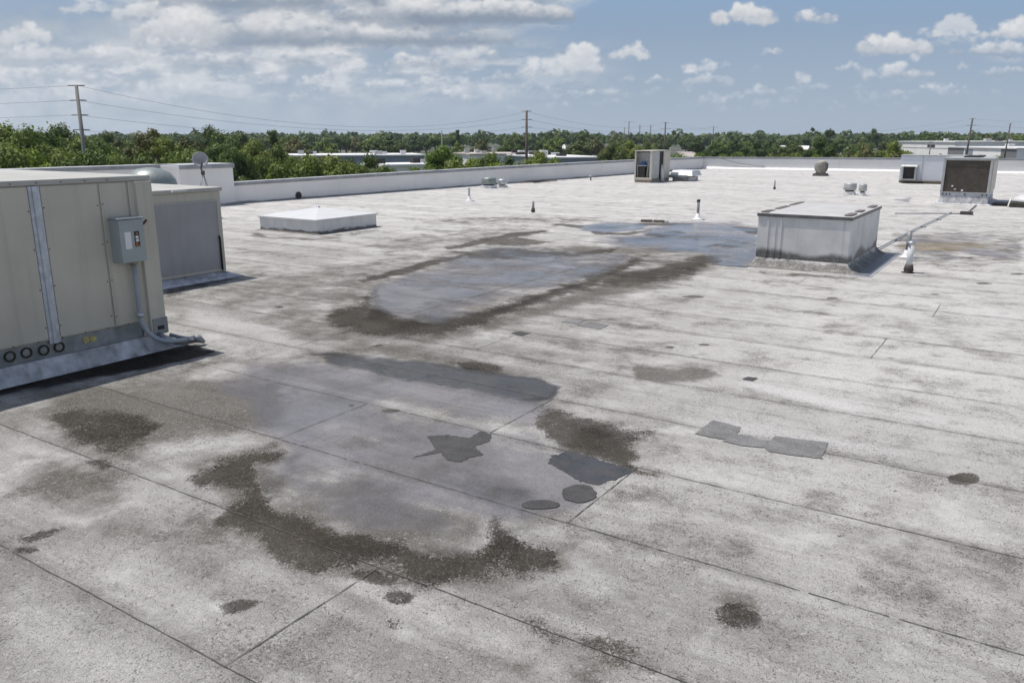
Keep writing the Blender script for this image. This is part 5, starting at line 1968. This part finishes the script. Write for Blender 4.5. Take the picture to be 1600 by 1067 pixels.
upole(1455, 218, 255, .15, M['poleconc'], 'short pale pole in front of the large white warehouse', [(222, .7)])
wl = ['topmost', 'second', 'third', 'lowest']
for k, (y1_, y2_) in enumerate(((134, 175), (157, 187), (180, 199), (203, 206))):
    A_ = W(121, y1_, 68)
    B_ = W(822, y2_, 112)
    if k < 3:
        wire(A_, B_, [2.6, 1.9, 1.5][k], .011, label=wl[k] + ' wire from the concrete pole to the tall middle pole')
    else:
        wire(A_, W(420, 222, 95), .3, .011, label='lowest wire from the concrete pole going down into the trees')
    if k < 3:
        wire(W(-420, [148, 169, 189][k], 92), W(116, y1_, 68), .25, .011, label=wl[k] + ' wire leaving the concrete pole to the left')
for k, (y1_, y2_) in enumerate(((175, 192), (187, 201), (199, 203))):
    wire(W(825, y1_, 112), W(1040, y2_, 210), [1.6, 1.3, 1.0][k], .013, label=wl[k] + ' wire from the tall middle pole to the pole behind the open unit')
wire(W(1041, 192, 210), W(1520, 186, 165), 3.0, .012, label='upper wire from the open unit pole to the leaning pole')
wire(W(1115, 199, 420), W(1520, 196, 165), 3.6, .012, label='lower wire from the distant T-shaped pole to the leaning pole')
wire(W(1520, 186, 165), W(1700, 192, 180), .3, .012, label='upper wire running right from the leaning pole')
wire(W(1520, 196, 165), W(1700, 200, 190), .3, .012, label='lower wire running right from the leaning pole')
wire(W(1041, 201, 210), W(1115, 199, 420), .5, .02, label='wire from the open unit pole to the distant T-shaped pole')


# ------------------------------------------------------------------ trees
def leaf_mat(name, dark, light, hue=0.0):
    m, nt, b = new_mat(name)
    geo = nt.new('ShaderNodeNewGeometry')
    oi = nt.new('ShaderNodeObjectInfo')
    tc_ = nt.new('ShaderNodeTexCoord')
    n = nt.noise(tc_.outputs['Object'], .45, 4, .6)
    f = nt.math('MULTIPLY_ADD', geo.outputs['Random Per Island'], .55, nt.math('MULTIPLY', n, .5))
    c = nt.mix(nt.mapr(f, .15, .8, smooth=False), dark, light)
    hs = nt.new('ShaderNodeHueSaturation')
    nt.l.new(c, hs.inputs['Color'])
    nt.l.new(nt.mapr(oi.outputs['Random'], 0, 1, .465, .500, smooth=False), hs.inputs['Hue'])
    nt.l.new(nt.mapr(oi.outputs['Random'], 0, 1, 1.35, .85, smooth=False), hs.inputs['Value'])
    nt.l.new(hs.outputs[0], b.inputs['Base Color'])
    b.inputs['Roughness'].default_value = .6
    b.inputs['Specular IOR Level'].default_value = .25
    tr = nt.new('ShaderNodeBsdfTranslucent')
    nt.l.new(nt.mix(1.0, hs.outputs[0], (1.2, 1.3, .6), 'MULTIPLY'), tr.inputs[0])
    mx = nt.new('ShaderNodeMixShader')
    mx.inputs[0].default_value = .22
    nt.l.new(b.outputs[0], mx.inputs[1])
    nt.l.new(tr.outputs[0], mx.inputs[2])
    out = [q for q in nt.n if q.type == 'OUTPUT_MATERIAL'][0]
    nt.l.new(mx.outputs[0], out.inputs[0])
    return m


LM = {'dark': leaf_mat('dark_foliage', (.024, .046, .012), (.098, .150, .038)),
      'mid': leaf_mat('mid_foliage', (.042, .078, .015), (.165, .235, .052)),
      'bright': leaf_mat('bright_foliage', (.070, .120, .012), (.20, .30, .04)),
      'olive': leaf_mat('olive_foliage', (.060, .072, .022), (.17, .18, .065))}


def clumps_for(kind, rg):
    """clump centres (x, y, z, radius) for a tree 10 m high"""
    out = []
    if kind == 'oak':
        for _ in range(30):
            a, r_ = rg.uniform(0, 2 * PI), math.sqrt(rg.random()) * 3.6
            z = 3.6 + rg.random() * 5.0 * math.sqrt(max(0.05, 1 - (r_ / 4.2) ** 2)) + rg.uniform(-.3, .3)
            out.append((r_ * math.cos(a), r_ * math.sin(a), z, rg.uniform(.9, 1.6)))
        out.append((rg.uniform(-.6, .6), rg.uniform(-.6, .6), 8.7, 1.3))
    elif kind == 'bush':
        for _ in range(34):
            a, r_ = rg.uniform(0, 2 * PI), math.sqrt(rg.random()) * 4.2
            z = .8 + rg.random() * 8.2 * math.sqrt(max(0.05, 1 - (r_ / 4.9) ** 2))
            out.append((r_ * math.cos(a), r_ * math.sin(a), z, rg.uniform(.9, 1.5)))
        out.append((0, 0, 8.8, 1.2))
    elif kind == 'conifer':
        for k in range(34):
            z = 1.6 + k / 34 * 7.9
            r_ = 2.6 * (1 - z / 10.4) ** .8 * rg.uniform(.4, 1.0)
            a = rg.uniform(0, 2 * PI)
            out.append((r_ * math.cos(a), r_ * math.sin(a), z, rg.uniform(.5, .95) * (1.15 - z / 18)))
    elif kind == 'pine':
        for _ in range(14):
            a, r_ = rg.uniform(0, 2 * PI), math.sqrt(rg.random()) * 2.4
            out.append((r_ * math.cos(a), r_ * math.sin(a), 8.3 + rg.uniform(-.7, .9) * (1 - r_ / 4), rg.uniform(.5, .95)))
        for _ in range(3):
            out.append((rg.uniform(-1.6, 1.6), rg.uniform(-1.6, 1.6), rg.uniform(5.6, 7), .5))
    elif kind == 'open':
        for _ in range(24):
            a, r_ = rg.uniform(0, 2 * PI), math.sqrt(rg.random()) * 3.1
            z = 3.4 + rg.random() ** .7 * 5.8 * (1 - (r_ / 4.8) ** 2)
            out.append((r_ * math.cos(a), r_ * math.sin(a), z, rg.uniform(.55, 1.05)))
        for _ in range(7):
            out.append((rg.uniform(-1.3, 1.3), rg.uniform(-1.3, 1.3), rg.uniform(7.4, 9.0), rg.uniform(.7, 1.0)))
    return out


def make_tree(kind, leafk, seed, leaf, nper, label, trunk=True):
    rg = np.random.RandomState(seed)
    r2 = random.Random(seed)
    cl_ = clumps_for(kind, r2)
    V = []
    cnt = 0
    for (cx_, cy_, cz_, cr_) in cl_:
        n_ = int(nper * (cr_ / 1.1) ** 2)
        d_ = rg.normal(size=(n_, 3))
        d_ /= np.linalg.norm(d_, axis=1)[:, None]
        lump = 1 + .22 * np.sin(d_[:, 0:1] * 5 + seed) * np.cos(d_[:, 1:2] * 6 + cx_) + .12 * np.sin(d_[:, 2:3] * 9 + cy_)
        rad = cr_ * lump[:, 0] * rg.uniform(.72, 1.12, n_)
        pos = d_ * rad[:, None] * np.array([1, 1, .85]) + np.array([cx_, cy_, cz_])
        nr = d_ + rg.normal(size=(n_, 3)) * .45 + np.array([0, 0, .25])
        nr /= np.linalg.norm(nr, axis=1)[:, None]
        t1 = np.cross(nr, rg.normal(size=(n_, 3)))
        t1 /= np.linalg.norm(t1, axis=1)[:, None] + 1e-9
        t2 = np.cross(nr, t1)
        s_ = leaf * rg.uniform(.6, 1.35, n_)[:, None]
        q = np.stack([pos - t1 * s_, pos - t2 * s_ * .62, pos + t1 * s_, pos + t2 * s_ * .62], 1)
        V.append(q.reshape(-1, 3))
        cnt += n_
    # dense inner masses so that the crown is not see-through
    ico = bmesh.new()
    bmesh.ops.create_icosphere(ico, subdivisions=2, radius=1.0)
    iv = np.array([v.co[:] for v in ico.verts])
    if_ = [[v.index for v in f.verts] for f in ico.faces]
    ico.free()
    fcs = [tuple(range(4 * i, 4 * i + 4)) for i in range(cnt)]
    base = cnt * 4
    for (cx_, cy_, cz_, cr_) in cl_:
        jit = 1 + .16 * np.sin(iv[:, 0] * 7 + cx_ * 3) * np.sin(iv[:, 1] * 6 + cy_) + rg.uniform(-.07, .07, len(iv))
        V.append(iv * (cr_ * .72 * jit)[:, None] * np.array([1, 1, .85]) + np.array([cx_, cy_, cz_]))
        fcs += [tuple(i + base for i in f) for f in if_]
        base += len(iv)
    V = np.concatenate(V)
    me_ = bpy.data.meshes.new('crown')
    me_.from_pydata(V.tolist(), [], fcs)
    me_.materials.append(LM[leafk])
    o = bpy.data.objects.new('bush' if kind == 'bush' else 'tree', None)
    C.objects.link(o)
    tag(o, label, 'bush' if kind == 'bush' else 'tree')
    cr = bpy.data.objects.new('crown', me_)
    C.objects.link(cr)
    cr.parent = o
    w = MB()
    topz = {'oak': 6.5, 'bush': 4, 'conifer': 9, 'pine': 8.2, 'open': 8}[kind]
    w.tube([(0, 0, -.3), (.1, .05, topz * .4), (-.05, .1, topz * .75), (0, 0, topz)], [.30, .22, .16, .05], 7)
    for (cx_, cy_, cz_, cr_) in cl_[:9]:
        z0_ = max(1.0, cz_ * .45)
        w.tube([(0, 0, z0_), (cx_ * .5, cy_ * .5, z0_ + (cz_ - z0_) * .6), (cx_, cy_, cz_)], [.12, .08, .03], 5)
    tk = w.build('trunk', M['bark'])
    tk.parent = o
    return o


PROTO = {}
for kind, leafk, n_, leaf, nper in [('oak', 'dark', 2, .165, 380), ('oak', 'mid', 2, .165, 380), ('bush', 'bright', 2, .165, 380), ('bush', 'mid', 2, .165, 380), ('open', 'olive', 1, .17, 260), ('open', 'mid', 1, .17, 260),
                                    ('conifer', 'dark', 1, .24, 130), ('pine', 'dark', 1, .24, 150), ('bush', 'olive', 1, .2, 150), ('oak', 'bright', 1, .165, 380), ('bush', 'dark', 1, .22, 160), ('oak', 'olive', 1, .24, 170)]:
    PROTO[(kind, leafk, 'n')] = [make_tree(kind, leafk, 17 * i + len(PROTO) * 7, leaf, nper, 'x') for i in range(n_)]
for kind, leafk, n_ in [('oak', 'dark', 2), ('oak', 'mid', 2), ('bush', 'mid', 1), ('pine', 'dark', 1), ('conifer', 'dark', 1), ('oak', 'olive', 1), ('bush', 'olive', 1)]:
    PROTO[(kind, leafk, 'f')] = [make_tree(kind, leafk, 31 * i + 5 + len(PROTO), .42, 60, 'x') for i in range(n_)]
protos = [p for L_ in PROTO.values() for p in L_]
used = set()
AUTO = []


def plant(px, ytop, d, wpx, kind, leafk, label, group, rg, near=True):
    key = (kind, leafk, 'n' if near else 'f')
    if key not in PROTO:
        key = (kind, leafk, 'f' if near else 'n')
    src = rg.choice(PROTO[key])
    if src.name not in used:
        o = src
        used.add(src.name)
    else:
        o = copy_tree(src)
    t_ = W(px, ytop, d)
    h = t_.z - GZ
    o.location = (t_.x, t_.y, GZ)
    ch = {'oak': 9.6, 'bush': 9.9, 'conifer': 10.3, 'pine': 9.8, 'open': 10.2}[kind]
    wid = {'oak': 9.2, 'bush': 10.2, 'conifer': 5.4, 'pine': 6.2, 'open': 7.4}[kind]
    sz_ = h / ch
    sxy = (wpx * d / FPX) / wid
    lo_ = {'oak': .85, 'bush': .8, 'open': .8, 'conifer': .6, 'pine': .6}[kind]
    sxy = min(max(sxy, sz_ * lo_), sz_ * 2.2)
    o.scale = (sxy, sxy, sz_)
    o.rotation_euler = (0, 0, rg.uniform(0, 2 * PI))
    o['label'] = label
    if group:
        o['group'] = group
        AUTO.append((px, o, label))
    elif 'group' in o.keys():
        del o['group']
    return o


rg = random.Random(77)
NEAR = [
    # px, top, d, width, kind, leaves, label
    (4, 196, 88, 130, 'oak', 'mid', 'broad green tree at the far left edge behind the tall parapet'),
    (56, 208, 96, 70, 'oak', 'dark', 'dark green tree second from the left edge'),
    (96, 197, 92, 130, 'oak', 'dark', 'wide dark tree just left of the concrete pole'),
    (36, 201, 80, 120, 'oak', 'mid', 'full rounded green tree just in from the left edge'),
    (76, 206, 86, 110, 'oak', 'mid', 'full green tree midway between left edge and concrete pole'),
    (158, 221, 82, 90, 'oak', 'mid', 'round green tree low to the right of the concrete pole'),
    (128, 216, 84, 50, 'oak', 'mid', 'lower tree right behind the concrete pole'),
    (172, 207, 150, 56, 'oak', 'dark', 'dark rounded tree right of the concrete pole in the back'),
    (196, 226, 90, 56, 'bush', 'olive', 'olive bushy tree between concrete pole and the tall open tree'),
    (222, 189, 94, 84, 'open', 'olive', 'tallest open-crowned tree between concrete pole and satellite dish'),
    (258, 205, 92, 40, 'open', 'mid', 'thin open tree on the right flank of the tallest open-crowned tree'),
    (286, 216, 110, 52, 'oak', 'olive', 'olive round tree left of the satellite dish'),
    (322, 200, 128, 52, 'oak', 'dark', 'dark tree at the foot of the small pole above the dish'),
    (346, 207, 118, 48, 'oak', 'mid', 'green tree just right of the small pole above the dish'),
    (372, 209, 150, 44, 'oak', 'dark', 'dark tree between the dish pole and the conifer'),
    (396, 220, 104, 52, 'oak', 'mid', 'rounded tree above the parked cars'),
    (362, 232, 90, 60, 'bush', 'mid', 'low green thicket above the parked cars'),
    (425, 196, 132, 40, 'conifer', 'dark', 'dark pointed conifer left of the long warehouse'),
    (432, 226, 96, 52, 'bush', 'mid', 'leafy green thicket at the left end of the long warehouse'),
    (462, 246, 84, 40, 'bush', 'mid', 'low thicket under the tan warehouse wall'),
    (545, 246, 86, 46, 'bush', 'dark', 'dark thicket in front of the middle of the long warehouse'),
    (574, 243, 82, 34, 'oak', 'dark', 'small dark tree before the loading bays of the long warehouse'),
    (600, 257, 78, 22, 'bush', 'mid', 'small shrub at the left end of the small pale warehouse'),
    (692, 229, 104, 60, 'oak', 'bright', 'bright round tree beside the slim pale pole'),
    (738, 246, 90, 46, 'bush', 'bright', 'bright green thicket right of the bright round tree'),
    (764, 240, 96, 46, 'bush', 'mid', 'green thicket halfway between round tree and middle pole'),
    (796, 243, 92, 44, 'bush', 'dark', 'dark thicket just left of the tall middle pole'),
    (842, 238, 94, 56, 'bush', 'mid', 'green thicket just right of the tall middle pole'),
    (868, 246, 88, 28, 'bush', 'bright', 'small bright shrub before the blue grey warehouse'),
    (958, 226, 150, 46, 'oak', 'dark', 'dark tree at the right end of the blue grey warehouse'),
    (985, 220, 160, 48, 'oak', 'mid', 'rounded tree left above the open beige unit'),
    (1012, 223, 190, 44, 'oak', 'dark', 'dark tree directly behind the open beige unit'),
    (1062, 239, 100, 46, 'bush', 'bright', 'bright hedge right of the open beige unit'),
    (1092, 241, 96, 40, 'bush', 'mid', 'green shrub over the far roof corner'),
    (1122, 224, 160, 60, 'oak', 'dark', 'dark tree under the distant T-shaped pole right of the open unit'),
    (1150, 238, 104, 50, 'bush', 'mid', 'green thicket behind the cable on the rear parapet'),
    (1180, 222, 165, 56, 'oak', 'dark', 'dark broad tree in the middle of the rear parapet view'),
    (1206, 238, 108, 54, 'bush', 'olive', 'olive thicket left of the turbine vent behind the parapet'),
    (1240, 240, 112, 40, 'bush', 'mid', 'low green shrub left of the tan turbine vent'),
    (1283, 216, 128, 56, 'oak', 'dark', 'wide dark round tree directly above the tan turbine vent'),
    (1322, 234, 112, 46, 'bush', 'olive', 'olive thicket right of the wide dark round tree'),
    (1352, 226, 150, 44, 'oak', 'olive', 'olive green tree halfway to the white warehouse'),
    (1398, 222, 122, 54, 'oak', 'mid', 'rounded green tree at the left end of the white warehouse'),
    (1372, 238, 104, 40, 'bush', 'dark', 'dark shrub below the green tree by the white warehouse'),
    (1297, 200, 300, 16, 'pine', 'dark', 'lone umbrella pine rising above the horizon right of centre'),
    (715, 199, 280, 18, 'conifer', 'dark', 'thin conifer above the bright round tree'),
    (1365, 202, 420, 26, 'oak', 'dark', 'distant tree standing above the treeline before the white warehouse'),
    (1600, 214, 330, 60, 'oak', 'mid', 'green tree at the right edge beyond the shop building'),
    (1470, 240, 240, 18, 'bush', 'mid', 'small shrub against the white warehouse wall'),
    (1560, 243, 200, 50, 'bush', 'bright', 'bright shrub before the dark end of the shop building'),
]
for (px, yt, d, wp, kd, lk, lab) in NEAR:
    plant(px, yt, d, wp, kd, lk, lab, None, rg)
# bright shrubs along the foot of the building
x = -40
while x < 590:
    yt = (236 if x < 340 else 248) + rg.uniform(-4, 6)
    if x > 540:
        yt = 256 + rg.uniform(-1, 2)
    lk = rg.choice(['bright', 'mid', 'mid'])
    if not (342 < x < 415):
        plant(x, yt, rg.uniform(50, 66), rg.uniform(38, 60), 'bush', lk, 'green shrub outside the left parapets', 'shrubs along the left parapets', rg)
    x += rg.uniform(34, 48)
for x in (650, 672, 714, 745, 775, 812, 835, 870, 905, 940):
    plant(x, (262 if x < 700 else 252) + rg.uniform(-1, 3), rg.uniform(60, 80), rg.uniform(28, 42), 'bush', rg.choice(['bright', 'mid']), 'low shrub tip over the long parapet', 'shrubs over the long parapet', rg)
x = 1050
while x < 1640:
    if not (1405 < x < 1600):
        plant(x, 243 + rg.uniform(-5, 2), rg.uniform(95, 130), rg.uniform(24, 44), 'bush', rg.choice(['mid', 'mid', 'olive', 'bright']), 'shrub behind the rear parapet', 'shrubs behind the rear parapet', rg)
    x += rg.uniform(18, 28)


def tops(x):
    """height of the middle tree belt against the sky"""
    pts_ = [(-80, 212), (120, 214), (180, 212), (300, 214), (440, 206), (520, 205), (600, 207), (660, 208), (760, 208), (840, 208), (905, 204), (960, 210), (1070, 210), (1200, 212), (1340, 211), (1440, 207), (1520, 210), (1700, 208)]
    for (a, b_), (c_, d_) in zip(pts_, pts_[1:]):
        if a <= x <= c_:
            return b_ + (d_ - b_) * (x - a) / (c_ - a)
    return 210


# middle belts
nb = 0
for (lay, d0, d1, n_, dy0, dy1, lab, gr) in [
        (0, 420, 620, 62, -1, 5, 'tree of the distant belt', 'trees of the distant belt'),
        (1, 300, 400, 52, 3, 10, 'tree of the middle belt', 'trees of the middle belt'),
        (2, 235, 290, 44, 9, 18, 'tree of the nearer belt', 'trees of the nearer belt')]:
    for k in range(n_):
        x = -60 + 1720 * (k + rg.uniform(.1, .9)) / n_
        d = rg.uniform(d0, d1)
        if lay > 0 and 1400 < x < 1605:
            continue
        if lay == 2 and (360 < x < 400):
            continue
        yt = tops(x) + rg.uniform(dy0, dy1)
        hh = (W(x, yt, d).z - GZ)
        wp = max(hh * rg.uniform(.85, 1.25), 5) * FPX / d
        kd, lk = rg.choice([('oak', 'dark'), ('oak', 'dark'), ('oak', 'mid'), ('oak', 'mid'), ('oak', 'olive'), ('bush', 'mid'), ('pine', 'dark')])
        if kd == 'pine':
            wp *= .5
        plant(x, yt, d, wp, kd, lk, lab, gr, rg, near=False)
        nb += 1
ORD = ['first', 'second', 'third', 'fourth', 'fifth', 'sixth', 'seventh', 'eighth', 'ninth', 'tenth', 'eleventh', 'twelfth', 'thirteenth', 'fourteenth']
MARKS = [(-200, 'the left edge'), (125, 'the concrete pole'), (313, 'the satellite dish'), (425, 'the dark pointed conifer'), (550, 'the middle of the long warehouse'), (690, 'the slim pale pole'), (823, 'the tall middle pole'),
         (905, 'the blue grey warehouse'), (1017, 'the open beige unit'), (1115, 'the distant T-shaped pole'), (1205, 'the small dark vent pipe'), (1283, 'the tan turbine vent'), (1400, 'the left end of the white warehouse'), (1520, 'the leaning pole')]
rows_ = {}
for (px, o, lab) in AUTO:
    k = max(i for i, mk in enumerate(MARKS) if mk[0] <= px)
    rows_.setdefault((lab, k), []).append((px, o))
for (lab, k), lst in rows_.items():
    for n_, (px, o) in enumerate(sorted(lst, key=lambda q: q[0])):
        o['label'] = ORD[min(n_, 13)] + ' ' + lab + ' rightwards from ' + MARKS[k][1]
# remove prototypes that found no use
for p_ in protos:
    if p_.name not in used:
        for ch in list(p_.children):
            bpy.data.objects.remove(ch, do_unlink=True)
        bpy.data.objects.remove(p_, do_unlink=True)

# the far woods, one mass out to the horizon
rgn = np.random.RandomState(3)
V, F_ = [], []
cnt = 0
for k in range(2600):
    d = 560 + 2500 * rgn.rand() ** 1.5
    px = rgn.uniform(-420, 2020)
    p_ = W(px, 215, d)
    h = rgn.uniform(8.5, 11.5) + (rgn.rand() < .12) * rgn.uniform(1.0, 3.0) + min(d / 1400, 2.2)
    wd = rgn.uniform(5, 11) * (1 + d / 2500)
    n_ = 46
    dd = rgn.normal(size=(n_, 3))
    dd /= np.linalg.norm(dd, axis=1)[:, None]
    dd[:, 2] = np.abs(dd[:, 2])
    lump = 1 + .2 * np.sin(dd[:, 0] * 6 + k) * np.cos(dd[:, 1] * 5 + k)
    pos = dd * lump[:, None] * np.array([wd * .6, wd * .6, h * .55]) + np.array([p_.x, p_.y, GZ + h * .42])
    nr = dd + rgn.normal(size=(n_, 3)) * .4
    nr /= np.linalg.norm(nr, axis=1)[:, None]
    t1 = np.cross(nr, rgn.normal(size=(n_, 3)))
    t1 /= np.linalg.norm(t1, axis=1)[:, None]
    t2 = np.cross(nr, t1)
    s_ = (1.5 + d / 1500) * rgn.uniform(.6, 1.3, n_)[:, None]
    V.append(np.stack([pos - t1 * s_, pos - t2 * s_ * .7, pos + t1 * s_, pos + t2 * s_ * .7], 1).reshape(-1, 3))
    cnt += n_
V = np.concatenate(V)
me_ = bpy.data.meshes.new('far_woods')
me_.from_pydata(V.tolist(), [], [tuple(range(4 * i, 4 * i + 4)) for i in range(cnt)])
me_.materials.append(LM['dark'])
fo = bpy.data.objects.new('far_woods', me_)
C.objects.link(fo)
tag(fo, 'dark far-off woods filling the plain out to the horizon', 'woods', kind='stuff')

# ------------------------------------------------------------------ summer haze over the plain
w = MB()
w.box(-3300, 3300, -3300, 3300, GZ - 1, 30)
m = bpy.data.materials.new('haze')
m.use_nodes = True
hn = NT(m.node_tree)
for q in list(hn.n):
    if q.type != 'OUTPUT_MATERIAL':
        hn.n.remove(q)
pv = hn.new('ShaderNodeVolumePrincipled')
pv.inputs['Color'].default_value = (.72, .84, 1.0, 1)
pv.inputs['Density'].default_value = .00013
pv.inputs['Anisotropy'].default_value = .2
hn.l.new(pv.outputs[0], [q for q in hn.n if q.type == 'OUTPUT_MATERIAL'][0].inputs['Volume'])
tag(w.build('haze', m), 'thin blue summer haze over the plain', 'haze', kind='stuff')
